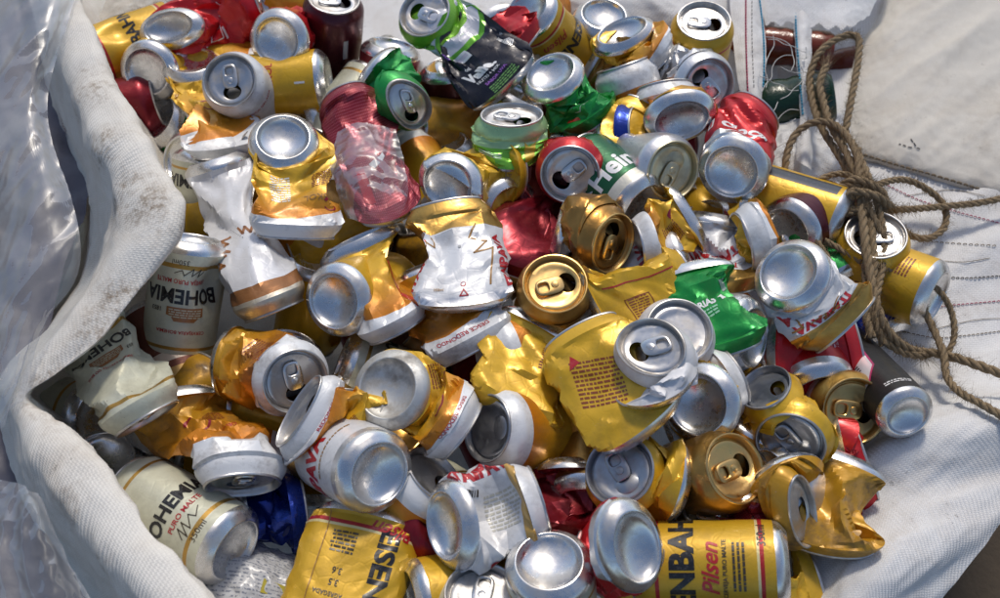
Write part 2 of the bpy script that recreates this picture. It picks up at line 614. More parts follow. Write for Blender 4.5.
def crease(G, variant, k, amp=0.0022):
    idx, wt = facet_map(variant)
    du = np.roll(G, -1, 1) - np.roll(G, 1, 1); dv = np.gradient(G, axis=0)
    Nn = np.cross(du, dv); Nn /= np.maximum(1e-9, np.linalg.norm(Nn, axis=2, keepdims=True))
    off = np.random.RandomState(variant * 5 + 1).uniform(-1, 1, (NR, NC, 1)) * amp
    F = (G + Nn * off).reshape(-1, 3)          # nodes pushed in and out: dents with straight creases between them
    H = (F[idx] * wt[..., None]).sum(1).reshape(NR, NC, 3)
    w = np.clip(np.minimum(np.arange(NR), NR - 1 - np.arange(NR)) / 3.0, 0, 1)[:, None, None] * k
    return G * (1 - w) + H * w

# ---------------------------------------------------------------- decals
_txt = {}
def text_mesh(s, bold=0.0, shear=0.0):
    k = (s, bold, shear)
    if k in _txt: return _txt[k]
    cu = bpy.data.curves.new('lettering', 'FONT')
    cu.body = s; cu.size = 1.0; cu.resolution_u = 3
    cu.align_x = 'CENTER'; cu.align_y = 'CENTER'
    cu.offset = bold; cu.shear = shear
    o = bpy.data.objects.new('lettering', cu)
    link(o)
    dg = bpy.context.evaluated_depsgraph_get()
    me = bpy.data.meshes.new_from_object(o.evaluated_get(dg))
    v = np.array([x.co[:2] for x in me.vertices]); f = [tuple(p.vertices) for p in me.polygons]
    bpy.data.objects.remove(o); bpy.data.curves.remove(cu); bpy.data.meshes.remove(me)
    _txt[k] = (v, f)
    return v, f

def decal_shape(d):
    """-> verts (mm, in label plane), faces"""
    t = d[0]
    if t == 'text':
        _, s, u, v, size, rot, col = d[:7]
        o = d[7] if len(d) > 7 else {}
        V, F = text_mesh(s, o.get('bold', 0.015), o.get('shear', 0.0))
        V = V * np.array([size * o.get('xs', 1.0), size])
    elif t == 'ring':
        _, u, v, r0, r1, a0, a1, rot, col = d[:9]
        n = max(6, int(abs(a1 - a0) / 10))
        a = np.radians(np.linspace(a0, a1, n + 1))
        w = np.linspace(0.35, 1, n + 1)
        mid = (r0 + r1) / 2
        ri = mid + (r0 - mid) * w; ro = mid + (r1 - mid) * w
        V = np.concatenate([np.stack([ri * np.cos(a), ri * np.sin(a)], 1), np.stack([ro * np.cos(a), ro * np.sin(a)], 1)])
        F = [(i, i + 1, n + 2 + i, n + 1 + i) for i in range(n)]
    elif t == 'block':
        _, u, v, w, h, rot, lines, col = d[:8]
        rng = random.Random(int(u * 13 + v * 7 + w))
        V, F = [], []
        lh = h / lines
        for i in range(lines):
            y = h / 2 - (i + 0.5) * lh; x = -w / 2
            while x < w / 2 - 1:
                wl = min(rng.uniform(1.2, 5.0), w / 2 - x)
                b = len(V); hh = lh * 0.26
                V += [(x, y - hh), (x + wl, y - hh), (x + wl, y + hh), (x, y + hh)]
                F.append((b, b + 1, b + 2, b + 3)); x += wl + 0.8
        V = np.array(V)
    elif t == 'rect':
        _, u, v, w, h, rot, col = d[:7]
        V = np.array([(-w/2, -h/2), (w/2, -h/2), (w/2, h/2), (-w/2, h/2)]); F = [(0, 1, 2, 3)]
    elif t == 'bars':
        _, u, v, w, h, rot, col = d[:7]
        rng = random.Random(5); V, F = [], []; x = -w / 2
        while x < w / 2:
            b = len(V); ww = rng.choice((0.5, 0.8, 1.2))
            V += [(x, -h/2), (x + ww, -h/2), (x + ww, h/2), (x, h/2)]; F.append((b, b+1, b+2, b+3)); x += ww + rng.choice((0.6, 0.9))
        V = np.array(V)
    elif t == 'poly':
        _, u, v, pts, rot, col = d[:6]
        V = np.array(pts, float); F = [tuple(range(len(pts)))]
    elif t == 'line':
        _, u, v, pts, wd, rot, col = d[:7]
        pts = np.array(pts, float); V, F = [], []
        for a, b in zip(pts[:-1], pts[1:]):
            dd = (b - a) / max(1e-6, np.linalg.norm(b - a)); q = np.array([-dd[1], dd[0]]) * wd / 2; dd = dd * wd / 2
            k = len(V); V += [a - q - dd, b - q + dd, b + q + dd, a + q - dd]; F.append((k, k+1, k+2, k+3))
        V = np.array(V)
    a = R_(rot); c, s = math.cos(a), math.sin(a)
    V = V @ np.array([[c, s], [-s, c]]) + np.array([u, v])
    return V, F

def decal_obj(c, d, idx):
    V, F = decal_shape(d)
    col = d[-1] if isinstance(d[-1], tuple) else d[-2]
    V = V + np.array([0, d[3 if d[0] == 'text' else 2] * (min(1.0, c['H'] / 91.0) - 1)])
    bm = bmesh.new()
    W = 2 * math.pi * c['r']; H = c['H']
    # to grid units: x col, y row (0..NR-1)
    gx = V[:, 0] / W * NC; gy = V[:, 1] / H * (NR - 1)
    vs = [bm.verts.new((x, y, 0)) for x, y in zip(gx, gy)]
    for f in F:
        try: bm.faces.new([vs[i] for i in f])
        except ValueError: pass
    def cut(co, no):
        g = bm.verts[:] + bm.edges[:] + bm.faces[:]
        bmesh.ops.bisect_plane(bm, geom=g, dist=1e-5, plane_co=co, plane_no=no)
    x0, x1, y0, y1 = gx.min(), gx.max(), gy.min(), gy.max()
    for x in range(math.ceil(x0), math.floor(x1) + 1): cut((x, 0, 0), (1, 0, 0))
    for y in range(math.ceil(y0), math.floor(y1) + 1): cut((0, y, 0), (0, 1, 0))
    for q in range(math.ceil(y0 - x1), math.floor(y1 - x0) + 1): cut((0, q, 0), (1, -1, 0))
    bmesh.ops.delete(bm, geom=[f for f in bm.faces if f.calc_center_median().y < 0 or f.calc_center_median().y > NR - 1], context='FACES')
    if not bm.faces:
        bm.free(); return None
    bm.verts.ensure_lookup_table(); bm.verts.index_update()
    g = np.array([v.co[:2] for v in bm.verts]); fs = [tuple(v.index for v in f.verts) for f in bm.faces]
    bm.free()
    P, Nn = c['P'], c['Nn']                 # rows from base to lid
    gy = np.clip(g[:, 1], 0, NR - 1 - 1e-6); ry = np.floor(gy).astype(int); fy = gy - ry
    cx = np.floor(g[:, 0] + 1e-7).astype(int); fx = np.clip(g[:, 0] - cx, 0, 1); c0 = cx % NC; c1 = (cx + 1) % NC
    def samp(Q):
        q00, q01, q10, q11 = Q[ry, c0], Q[ry, c1], Q[ry + 1, c0], Q[ry + 1, c1]
        up = (fy > fx)[:, None]
        a = q00 + (q10 - q00) * fy[:, None] + (q11 - q10) * fx[:, None]
        b = q00 + (q01 - q00) * fx[:, None] + (q11 - q01) * fy[:, None]
        return np.where(up, a, b)
    pos = samp(P) + samp(Nn) * (0.00022 + 0.00006 * idx)
    nm = {'text': 'lettering', 'block': 'small_print', 'bars': 'barcode'}.get(d[0], 'emblem')
    return mesh_obj(nm, pos, fs, ink(col), c['root'], c['loc'], smooth=True)

def build_cans(only=None):
    for c in CANS: prep(c)
    P = simulate(CANS).astype(float)
    tri_wall = []
    for r in range(NR - 1):
        for j in range(NC):
            k = (j + 1) % NC
            tri_wall.append((r*NC+j, r*NC+k, (r+1)*NC+k)); tri_wall.append((r*NC+j, (r+1)*NC+k, (r+1)*NC+j))
    for i, c in enumerate(CANS):
        G = P[i]
        if c['B'] is not None: G = crease(G, c['seed'] % 23, c['facet'], 0.0026 * c['facet'] ** 2)
        A, B = c['ends']
        if A['kind'] in 'lc':
            G = G[::-1]; base_e, lid_e = (B, A)
        else: base_e, lid_e = (A, B)
        des = DESIGNS[c['design']]
        loc = (A['p'] + B['p']) / 2
        c['loc'] = loc
        c['root'] = root = empty(c['name'], loc, c['label'], c['cat'], c['group'])
        # wall + neck (rows on beyond the lid end ring)
        extra = []
        if lid_e['kind'] in 'lc':
            for (r, z) in neck_profile()[1:]:
                a = lid_e['ang']
                extra.append(place(np.stack([r*np.cos(a), r*np.sin(a), np.full(NC, z)], 1), lid_e))
        pre = []
        if base_e['kind'] in 'lc':
            for (r, z) in neck_profile()[:0:-1]:
                a = base_e['ang']
                pre.append(place(np.stack([r*np.cos(a), r*np.sin(a), np.full(NC, z)], 1), base_e))
        npre = len(pre)
        rows = np.concatenate(([np.array(pre).reshape(-1, NC, 3)] if pre else []) + [G] + ([np.array(extra).reshape(-1, NC, 3)] if extra else []))
        c['P'] = G
        c['H'] = c['wall'] * 1000; c['k_v'] = 1
        # normals of the wall
        du = np.roll(G, -1, 1) - np.roll(G, 1, 1)
        dv = np.gradient(G, axis=0)
        Nn = np.cross(du, dv); Nn /= np.maximum(1e-9, np.linalg.norm(Nn, axis=2, keepdims=True))
        c['Nn'] = Nn
        nr = len(rows)
        o_ = npre * NC
        faces = [tuple(q + o_ for q in f) for f in tri_wall] if npre else list(tri_wall)
        for r in list(range(npre)) + list(range(npre + NR - 1, nr - 1)):
            for j in range(NC):
                k = (j + 1) % NC
                faces.append((r*NC+j, r*NC+k, (r+1)*NC+k, (r+1)*NC+j))
        vv = np.concatenate([-3.0 * np.arange(npre, 0, -1), np.linspace(0, c['H'], NR), c['H'] + 3.0 * np.arange(1, len(extra) + 1)])
        vv = vv * (91.0 / c['H'])
        Wm = 2 * math.pi * RAD
        uv = []
        for f in faces:
            cols = [q % NC for q in f]
            wrap = max(cols) - min(cols) > NC // 2
            for q in f:
                r, j = divmod(q, NC)
                jj = j + NC if (wrap and j < NC // 2) else j
                jj = jj - NC if jj > NC / 2 and not wrap else jj
                uv.append((jj / NC * Wm / 100.0, vv[r] / 100.0))
        mesh_obj('body', rows.reshape(-1, 3), faces, des['mat'], root, loc, sharp=24 if c['B'] is not None else 35, uvs=uv)
        for q, e in enumerate((A, B)):
            rot = R_(c['rot'][q])
            X, Y, Z = e['fr'][3:]
            e1, e2, n = e['fr'][:3]
            d = math.cos(rot) * X + math.sin(rot) * Y
            la = math.atan2(d.dot(e2), d.dot(e1))
            ca, sa = math.cos(la), math.sin(la)
            M = np.array([[ca, -sa, 0], [sa, ca, 0], [0, 0, 1]])
            if e['kind'] == 'b':
                v, f = BASE_G
                mesh_obj('base', place(v, e), f, des.get('base', M_BASE), root, loc, sharp=50)
            else:
                v, f = LID_O if e['kind'] == 'l' else LID_C
                lid = mesh_obj('lid', place(v @ M.T, e), f, des.get('lid', M_LID), root, loc, sharp=40)
                if c['tab'][q]:
                    v, f = TAB_G
                    mesh_obj('tab', place(v @ M.T, e), f, des.get('tab', M_TAB), lid, loc, sharp=40)
        nd = 0
        for d in c['decals']:
            if d[0] == 'none': continue
            if decal_obj(c, d, nd): nd += 1
# ---------------------------------------------------------------- label designs
M_BASE = mat_alu('aluminium_base', (0.76, 0.755, 0.745), 0.17, 0.42)
M_LID = mat_alu('aluminium_lid', (0.62, 0.61, 0.60), 0.26, 0.6)
M_TAB = mat_alu('aluminium_tab', (0.68, 0.67, 0.66), 0.22, 0.3)
M_GOLDLID = mat_alu('gold_lid', (0.70, 0.46, 0.17), 0.24, 0.45)
M_PALEGOLD = mat_alu('pale_gold_lid', (0.66, 0.58, 0.38), 0.3, 0.5)
M_DARKLID = mat_alu('grey_lid', (0.42, 0.43, 0.45), 0.28, 0.5)
M_WHITEBASE = mat_alu('worn_white_base', (0.62, 0.62, 0.60), 0.5, 0.8)

YEL = (0.69, 0.405, 0.020)
DYEL = (0.52, 0.27, 0.016)
ORA = (0.58, 0.20, 0.008)
WHT = (0.72, 0.73, 0.74)
CREAM = (0.60, 0.60, 0.47)
GOLD = (0.52, 0.31, 0.075)
RED = (0.52, 0.012, 0.018)
DRED = (0.22, 0.008, 0.018)
BLK = (0.012, 0.011, 0.012)
INKRED = (0.42, 0.015, 0.02)
GREEN = (0.012, 0.30, 0.055)
LIME = (0.22, 0.58, 0.06)

def dots(nt, U, V):
    cu = nt.math('ABSOLUTE', nt.math('SUBTRACT', nt.math('FRACT', nt.math('MULTIPLY', U, 0.55)), 0.5))
    cv = nt.math('ABSOLUTE', nt.math('SUBTRACT', nt.math('FRACT', nt.math('MULTIPLY', V, 0.55)), 0.5))
    return nt.math('LESS_THAN', nt.math('MAXIMUM', cu, cv), 0.22), (0.42, 0.085, 0.115)

DESIGNS = {
 'skol': dict(mat=mat_body('yellow_can', YEL, wavy=(79, 5, 0.6, WHT, 0.15), grad=(35, 78, ORA), metallic=0.30, dirt=0.45)),
 'skolo': dict(mat=mat_body('orange_yellow_can', DYEL, wavy=(72, 6, 1.2, WHT, 0.15), grad=(15, 66, ORA), metallic=0.3, dirt=0.75)),
 'skoly': dict(mat=mat_body('plain_yellow_can', YEL, metallic=0.30, dirt=0.35)),
 'dirty': dict(mat=mat_body('dirty_yellow_can', DYEL, metallic=0.25, dirt=1.0)),
 'itai': dict(mat=mat_body('white_silver_can', (0.68, 0.69, 0.71), bands=[(0, 7, (0.75, 0.75, 0.76), 0.9), (72, 200, GOLD, 0.85)], metallic=0.15, dirt=0.35)),
 'itaiw': dict(mat=mat_body('white_can', (0.70, 0.71, 0.73), metallic=0.1, dirt=0.4)),
 'eisen': dict(mat=mat_body('matt_yellow_can', (0.60, 0.355, 0.018), bands=[(8, 11, INKRED, 0.3), (11, 13, (0.7, 0.6, 0.3), 0.3), (84, 87, INKRED, 0.3)], metallic=0.3, rough=0.34, dirt=0.25)),
 'bohe': dict(mat=mat_body('cream_can', CREAM, bands=[(9, 13, GOLD, 0.85), (84, 87, GOLD, 0.85)], metallic=0.25, rough=0.32, dirt=0.3)),
 'coke': dict(mat=mat_body('red_can', RED, metallic=0.4, dirt=0.3, rough=0.28)),
 'dred': dict(mat=mat_body('dark_red_can', DRED, metallic=0.65, dirt=0.3)),
 'dots': dict(mat=mat_body('chequered_pink_red_can', (0.24, 0.006, 0.018), metallic=0.4, dirt=0.2, pattern=dots)),
 'green': dict(mat=mat_body('green_can', GREEN, metallic=0.5, dirt=0.3, rough=0.26)),
 'dgreen': dict(mat=mat_body('dark_green_can', (0.008, 0.10, 0.035), bands=[(-1, 15, (0.66, 0.64, 0.55), 0.3)], metallic=0.5, dirt=0.25)),
 'lime': dict(mat=mat_body('lime_can', LIME, wavy=(60, 9, 0.3, (0.40, 0.62, 0.30), 0.4), metallic=0.5, dirt=0.1, rough=0.22)),
 'delv': dict(mat=mat_body('black_fruit_can', (0.012, 0.012, 0.02), bands=[(56, 62, (0.14, 0.42, 0.03), 0.4), (62, 78, (0.62, 0.62, 0.66), 0.3), (78, 200, (0.20, 0.45, 0.04), 0.4)], metallic=0.3, dirt=0.2, rough=0.22)),
 'gold': dict(mat=mat_body('bronze_gold_can', (0.46, 0.255, 0.06), metallic=0.9, rough=0.26, dirt=0.3), lid=M_GOLDLID, tab=M_GOLDLID),
 'silver': dict(mat=mat_body('bare_silver_can', (0.70, 0.70, 0.71), metallic=0.9, rough=0.28, dirt=0.3)),
 'burg': dict(mat=mat_body('burgundy_can', (0.085, 0.012, 0.02), metallic=0.55, rough=0.24, dirt=0.25)),
 'blue': dict(mat=mat_body('blue_can', (0.012, 0.04, 0.30), metallic=0.65, rough=0.2, dirt=0.25)),
 'black': dict(mat=mat_body('black_can', (0.008, 0.008, 0.009), metallic=0.0, rough=0.42, dirt=0.1)),
 'white': dict(mat=mat_body('plain_white_can', (0.66, 0.66, 0.68), metallic=0.2, rough=0.34, dirt=0.3)),
 'skolw': dict(mat=None, base=M_WHITEBASE),
 'skold': dict(mat=None, lid=M_DARKLID, tab=M_DARKLID),
 'skolyd': dict(mat=None, lid=M_DARKLID, tab=M_DARKLID),
 'palesilver': dict(mat=None, lid=M_PALEGOLD, tab=M_PALEGOLD),
 'goldwhite': dict(mat=mat_body('pinkish_white_can', (0.60, 0.50, 0.49), bands=[(86, 200, GOLD, 0.9)], metallic=0.3, dirt=0.25), lid=M_GOLDLID, tab=M_GOLDLID),
 'goldsilver': dict(mat=mat_body('bronze_and_white_can', (0.40, 0.21, 0.05), bands=[(0, 24, (0.68, 0.68, 0.68), 0.5)], metallic=0.85, rough=0.26, dirt=0.3), lid=M_GOLDLID, tab=M_GOLDLID),
 'itaigold': dict(mat=mat_body('white_can_gold_neck', (0.66, 0.67, 0.69), bands=[(0, 7, (0.75, 0.75, 0.76), 0.9), (58, 200, (0.44, 0.25, 0.06), 0.9)], metallic=0.35, dirt=0.3), lid=M_GOLDLID, tab=M_GOLDLID),
 'tall': dict(mat=mat_body('white_can_bronze_band', (0.68, 0.69, 0.72), bands=[(82, 89, (0.30, 0.13, 0.045), 0.5), (89, 200, (0.6, 0.55, 0.45), 0.8)], metallic=0.2, dirt=0.15)),
 'cokes': dict(mat=mat_body('red_can_silver_collar', RED, bands=[(-1, 13, (0.76, 0.76, 0.77), 0.95)], metallic=0.4, dirt=0.25, rough=0.28)),
 'brown': dict(mat=mat_body('brown_banded_can', (0.16, 0.05, 0.03), bands=[(60, 72, (0.6, 0.5, 0.4), 0.4), (80, 200, (0.45, 0.28, 0.1), 0.8)], metallic=0.5, dirt=0.3)),
}
for k_, s_ in (('skolw', 'skol'), ('skold', 'skol'), ('skolyd', 'skoly'), ('palesilver', 'silver')):
    DESIGNS[k_]['mat'] = DESIGNS[s_]['mat']
# ---------------------------------------------------------------- the cans, one line each
G = 'crushed drink cans heaped in the sack'
def bc(label, design, A, B=None, **k): can('beer_can', design, A, B, label=label, group=G, **k)
def sc(label, design, A, B=None, **k): can('soda_can', design, A, B, label=label, group=G, cat='can', **k)
PUR = (0.10, 0.03, 0.22); DGOLD = (0.30, 0.15, 0.03); BRZ = (0.30, 0.12, 0.035); PAPER = (0.70, 0.69, 0.64)
INK = (0.05, 0.035, 0.02); W = (0.75, 0.75, 0.75); BRT = (0.22, 0.05, 0.01)
def swoosh(u, v, r=9, rot=0): return ('ring', u, v, r - 3.2, r, 20, 330, rot, (0.26, 0.010, 0.022))
def print_(u, v, w=26, h=30, rot=0, col=BRT, n=9): return ('block', u, v, w, h, rot, n, col)

# top left corner
sc('red can with a flattened boxy silver base, top left by the sack rim', 'coke', ('b',168,27,8,150,30), ('l',262,2,-5,20,80), dents=4, eA={'sq':[(100,.68)]},
   decals=[('line',0,40,[(-14,-8),(10,-8),(10,6),(-14,6),(-14,-8)],1.2,12,W),('line',26,36,[(-12,0),(8,0),(8,18)],1.2,30,W),('rect',4,52,14,3,20,W),('line',-28,42,[(-10,0),(10,4),(10,14)],1.2,-20,W)])
sc('red can standing on end with its round dusty base uppermost, top left', 'coke', ('b',276,41,18,185,24), ('l',318,34,-50,0,120), dents=4, decals=[('rect',10,30,6,2.5,30,W),('text','350ml',-18,40,5,90,W)])
bc('dark burgundy can with a silver rim cut by the top edge', 'burg', ('l',334,-2,18,85,55), dents=1, decals=[('rect',14,60,5,22,0,(0.4,0.4,0.4))])
bc('yellow can with a deep dark silver base beside the sack rim', 'skoly', ('b',146,72,-16,-165,28), L=95, dents=1)
bc('yellow can with black lettering half under the sack rim, top left corner', 'eisen', ('l',84,62,-34,200,80), dents=2, decals=[('text','EISENBAHN',2,48,17,0,BLK,{'bold':.03}),('text','Pilsen',4,28,12,0,INKRED,{'shear':.3})])
bc('flat yellow can with a dark red swoosh under the open lid can', 'skol', ('b',192,60,-12,100,60), ('l',228,152,-14,-80,125), flat=[(0,0,9)], dents=3, slack=1.1, eB={'sq':[('z',.4)]},
   decals=[swoosh(-16,58,12),('text','PURO MALTE',8,34,5,10,BRT),print_(18,46,18,14)])
bc('white can with a dirty open lid and ring pull facing up, top left', 'itaiw', ('l',229,80,26,140,26), L=105, dents=1, rot=(-80,0), decals=[('text','PESCA GELADA',0,78,5,0,INKRED),('text','350ml',30,60,5,0,INKRED)])
bc('smooth yellow can lying sideways behind the open lid can', 'skoly', ('b',329,80,-18,5,80), L=100, dents=1, decals=[('text','SKOL',10,55,10,0,INKRED),('rect',0,18,2,10,0,W)])
bc('large flattened yellow can with a white lower edge and polished domed base', 'skol', ('b',283,137,44,95,36), ('l',296,238,16,-92,100), flat=[(0,0,11)], dents=3, slack=1.1, eB={'sq':[('z',.4)]},
   decals=[print_(12,40,18,36,0,PAPER,11),print_(-26,34,20,18),('text','SKOL',-20,58,9,0,DGOLD),swoosh(-34,66,8)])
bc('bare silver can end squeezed between the sack rim and a white can', 'silver', ('b',180,160,-34,170,48), L=90)
bc('dark green can in the shade under the yellow ones, top left', 'green', ('b',158,118,-52,150,60), L=90)
bc('twisted tall white can with bronze crown marks and a bronze band', 'tall', ('l',275,312,-2,-68,92), ('b',214,158,-8,108,88), full=168, dents=1, push=[(200,214,-8,14,16,180,90),(264,206,-8,14,14,0,90)],
   decals=[('line',-6,86,[(-12,0),(-8,9),(-5,2),(-1,11),(2,2),(6,9),(9,0)],2.6,0,BRZ),('line',22,100,[(-6,-10),(4,-6),(-3,0),(6,5),(-4,11)],3.0,0,BRZ),('line',30,122,[(-7,-8),(5,-4),(-4,4),(6,8)],3.2,0,BRZ),('text','. . . . . . . .',8,92,6,-60,BLK)])
bc('cream can with gold edge and black upside-down lettering, upright beside the sack rim', 'bohe', ('b',192,238,22,82,80), roll=0, dents=1,
   decals=[('text','350ml',6,7,6,0,INK,{'bold':.0}),('line',-2,15,[(-12,-1),(-7,3),(-9,-3),(-2,3),(-3,-3),(4,3),(6,-1),(12,2)],.7,0,INK),('text','CERVEJA PURO MALTE',2,24,5.2,0,INKRED,{'xs':.9}),('text','BOHEMIA',0,37,17,0,BLK,{'bold':.03,'xs':.95}),('poly',-2,53,[(-15,-5),(15,-5),(15,2),(11,3),(8,7),(-8,7),(-11,4),(-15,2)],0,BRZ),('block',-2,53,26,8,0,4,(0.5,0.46,0.33)),('text','1853',22,51,5,0,INK),('text','CERVEJARIA BOHEMIA',0,70,4,0,INKRED)])
bc('cream can mostly hidden above the upright cream can', 'bohe', ('b',206,150,-30,85,82), L=82, decals=[('text','BOHEMIA',6,30,16,0,BLK,{'bold':.03})])
bc('dented cream can with slanted black lettering in the left corner of the heap', 'bohe', ('l',148,420,26,-58,84), ('b',82,322,10,125,100), dents=2, slack=1.06,
   decals=[('text','BOHEMIA',2,34,16,0,BLK,{'bold':.03,'xs':.95}),('poly',0,50,[(-15,-5),(15,-5),(15,2),(11,3),(8,7),(-8,7),(-11,4),(-15,2)],0,BRZ),('block',0,50,26,8,0,4,(0.5,0.46,0.33)),('text','1853',-23,52,5,0,INK),('text','A PRIMEIRA CERVEJA DO BRASIL',0,64,3.4,0,INKRED)])
bc('can whose dark silver end peeps over the lower sack rim', 'silver', ('b',104,456,-22,95,34), L=90)
bc('orange-yellow folded can with a clean open lid, left of centre', 'skolo', ('l',296,382,24,-40,24), ('b',224,362,-12,172,118), dents=4, full=112, rot=(-70,0), decals=[('text','DESCE REDONDO',0,87,5,0,INKRED),print_(-8,50,22,26)])
bc('cream can with a gold rim behind the orange folded can', 'bohe', ('b',288,345,-22,80,55), L=95)
bc('dirty orange can bent double with red print on its white neck', 'skolo', ('l',243,486,16,-82,66), ('b',172,392,-14,100,110), dents=4, slack=1.35, eA={'sq':[(90,.75)]}, eB={'sq':[('z',.5)]}, rot=(-90,0),
   decals=[('text','DESCE REDONDO',2,83,5,0,INKRED),swoosh(4,62,12),print_(-22,40,18,20)])
bc('cream can standing in the shade below the bent orange can', 'bohe', ('b',178,440,-58,85,72), L=105)
bc('cream can lying by the lower sack rim with its dark domed base out', 'bohe', ('b',236,550,0,-30,60), decals=[('text','350ml',-2,8,7,0,INK,{'bold':.0}),('line',0,19,[(-13,-2),(-8,5),(-9,-5),(-3,5),(-3,-4),(4,4),(6,-2),(13,3)],.8,0,INK),('text','PURO MALTE',4,29,6,0,INKRED),('text','BOHEMIA',2,42,16,0,BLK,{'bold':.03})])
sc('crumpled shiny blue can in the lower left', 'blue', ('b',232,515,-38,190,85), ('l',305,510,-28,10,95), dents=5, full=115, flat=[(20,30,18)])
bc('box-shaped yellow can with bold black lettering, lower left', 'eisen', ('b',370,510,-2,77,112), ('l',326,655,-6,-104,112), flat=[(0,0,14)], slack=1.03, noise_=.3, dents=0, facet=.5, eA={'sq':[('z',.5)]}, eB={'sq':[('z',.5)]},
   decals=[('text','EISENBAHN',-19,62,20,90,BLK,{'bold':.04}),('text','Pilsen',-22,8,15,0,INKRED,{'shear':.35}),('text','CERVEJA PURO MALTE',-46,50,4.4,90,INK),print_(12,24,18,16,0,INK,6),('text','3.6',10,44,6,0,INK),('text','3.5',10,52,6,0,INK),('text','AGREGADA',12,60,4,0,INK),('line',26,40,[(0,-40),(0,50)],.7,0,DGOLD),('ring',14,76,3,6,0,360,0,(0.5,0.45,0.05))])
bc('white can with red lettering and a bright base above the boxy yellow can', 'itai', ('b',380,474,42,-25,34), L=112, dents=1, decals=[('text','ITAIPAVA',-30,40,20,0,INKRED,{'bold':.05,'xs':.85}),('block',2,26,50,3,0,1,DGOLD)])
bc('yellow crumpled can with an open white rim lying on the red lettered can', 'skol', ('l',298,410,38,150,66), ('b',374,440,14,-20,118), flat=[(0,0,12)], dents=5, full=112, eA={'sq':[('z',.6)]}, eB={'sq':[('z',.4)]}, tab=(False,True), decals=[print_(0,30,18,18),('text','REDONDO',6,84,5,0,INKRED)])
bc('yellow can with a worn white base and a red ring mark, centre left', 'skolw', ('b',387,388,46,160,26), ('l',462,432,16,-35,100), dents=5, full=112, decals=[swoosh(0,52,11),('text','DESCE REDONDO',0,84,5,0,INKRED),print_(-24,30,20,22)])
bc('brownish can with a white neck band under the white crushed can', 'skolo', ('l',478,350,8,-62,96), ('b',420,272,-14,110,105), full=112, flat=[(0,0,16)], dents=2, eA={'sq':[('z',.55)]}, decals=[('text','DESCE REDONDO',0,84,5.5,0,INKRED)])
bc('can end of white metal jammed between yellow cans at centre', 'skol', ('l',486,356,0,-170,70), L=95, tab=(False,True), dents=1)
bc('flattened white can with gold zigzag lines and bronze top, centre of the heap', 'itai', ('l',446,204,28,100,110), ('b',466,306,26,-84,125), flat=[(0,0,11)], dents=2, slack=1.06, eA={'sq':[('z',.5)]}, eB={'sq':[('z',.4)]},
   decals=[('text','ITAIPAVA',-42,40,15,80,INKRED,{'bold':.05}),('text','ITAIPAVA',40,36,13,95,INKRED,{'bold':.05}),('line',20,44,[(0,30),(-8,18),(6,12),(-6,2),(10,4),(4,-30)],1.6,0,DGOLD),('line',-26,60,[(-14,-6),(-6,4),(0,-4),(8,6)],1.6,30,DGOLD),('ring',2,18,1.6,2.4,0,360,0,INKRED),('line',2,10,[(-3,-2),(0,3),(3,-2),(-3,-2)],.9,0,INKRED),('rect',2,54,2.5,2.5,0,(0.35,0.35,0.35)),('text','350ml',-18,14,3.4,0,DGOLD)])
bc('yellow can with a creased silver base behind the white crushed can', 'skoly', ('b',447,186,30,-140,34), ('l',512,172,2,5,125), flat=[(0,0,14)], dents=3, slack=1.35, eA={'fold':[(60,6,40)]}, decals=[('text','PILSEN',10,60,7,-30,DGOLD),('poly',-4,44,[(-2,-1),(2,-2),(1,2)],0,INK)])
bc('silver base tilted away beside the yellow can near the centre', 'silver', ('b',512,212,-6,-25,36), L=90)
sc('chequered red and pink can partly wrapped in clear plastic', 'dots', ('l',345,98,6,115,120), ('b',390,212,6,-70,120), flat=[(0,0,13)], dents=3, slack=1.08, decals=[('rect',14,66,9,8,30,W),('rect',4,60,9,8,30,(0.5,0.5,0.5)),('poly',-12,40,[(-6,-18),(6,-16),(4,18),(-4,16)],0,RED)])
bc('yellow can with a wide plain silver base, left of centre', 'skoly', ('b',333,301,24,-165,34), L=112, dents=2)
bc('narrow yellow and red striped can squeezed beside the wide silver base', 'skol', ('b',356,238,6,115,80), ('l',398,330,2,-62,100), flat=[(20,75,15)], dents=4, full=114, eA={'sq':[('z',.45)]}, decals=[('poly',14,60,[(-7,-34),(7,-30),(4,34),(-9,30)],0,(0.5,0.02,0.012)),('text','SKOL',-6,50,9,90,DGOLD)])
bc('gold can with a bright gold lid and open mouth over crumpled white metal, centre', 'itaigold', ('l',555,283,46,85,26), ('b',552,330,-16,-95,150), full=116, dents=2, noise_=.6, rot=(20,0), decals=[('text','ITAIPAVA',0,36,11,0,INKRED,{'bold':.04})])
bc('bronze can with its gold lid turned to the right, centre top', 'goldsilver', ('l',614,244,34,-18,52), ('b',556,228,10,165,92), dents=3, full=114, rot=(80,0), push=[(585,215,30,20,9)])
sc('red can with a small white lid and twisted ring pull, upper centre', 'coke', ('l',570,175,30,-95,16), ('b',578,140,-24,80,110), dents=2, full=112, rot=(-140,0))
sc('dark red sheet-like crushed can left of the bronze can', 'dred', ('b',566,160,-14,60,115), ('l',508,270,-4,-110,120), flat=[(0,0,7)], dents=5, slack=1.1, eA={'sq':[('z',.4)]}, eB={'sq':[('z',.4)]})
sc('light green can with its lid folded upwards, upper centre', 'lime', ('l',512,114,44,85,58), ('b',506,158,6,-95,125), dents=2, slack=1.25, eA={'sq':[(95,.75)]}, rot=(-40,0), decals=[('poly',22,45,[(-4,-10),(5,-4),(8,8),(0,4),(-5,10)],0,(0.6,0.42,0.02)),('line',-16,42,[(-12,0),(12,0)],.6,0,W),('line',-16,36,[(-12,0),(12,0)],.6,0,W),('line',-16,30,[(-12,0),(12,0)],.6,0,W)])
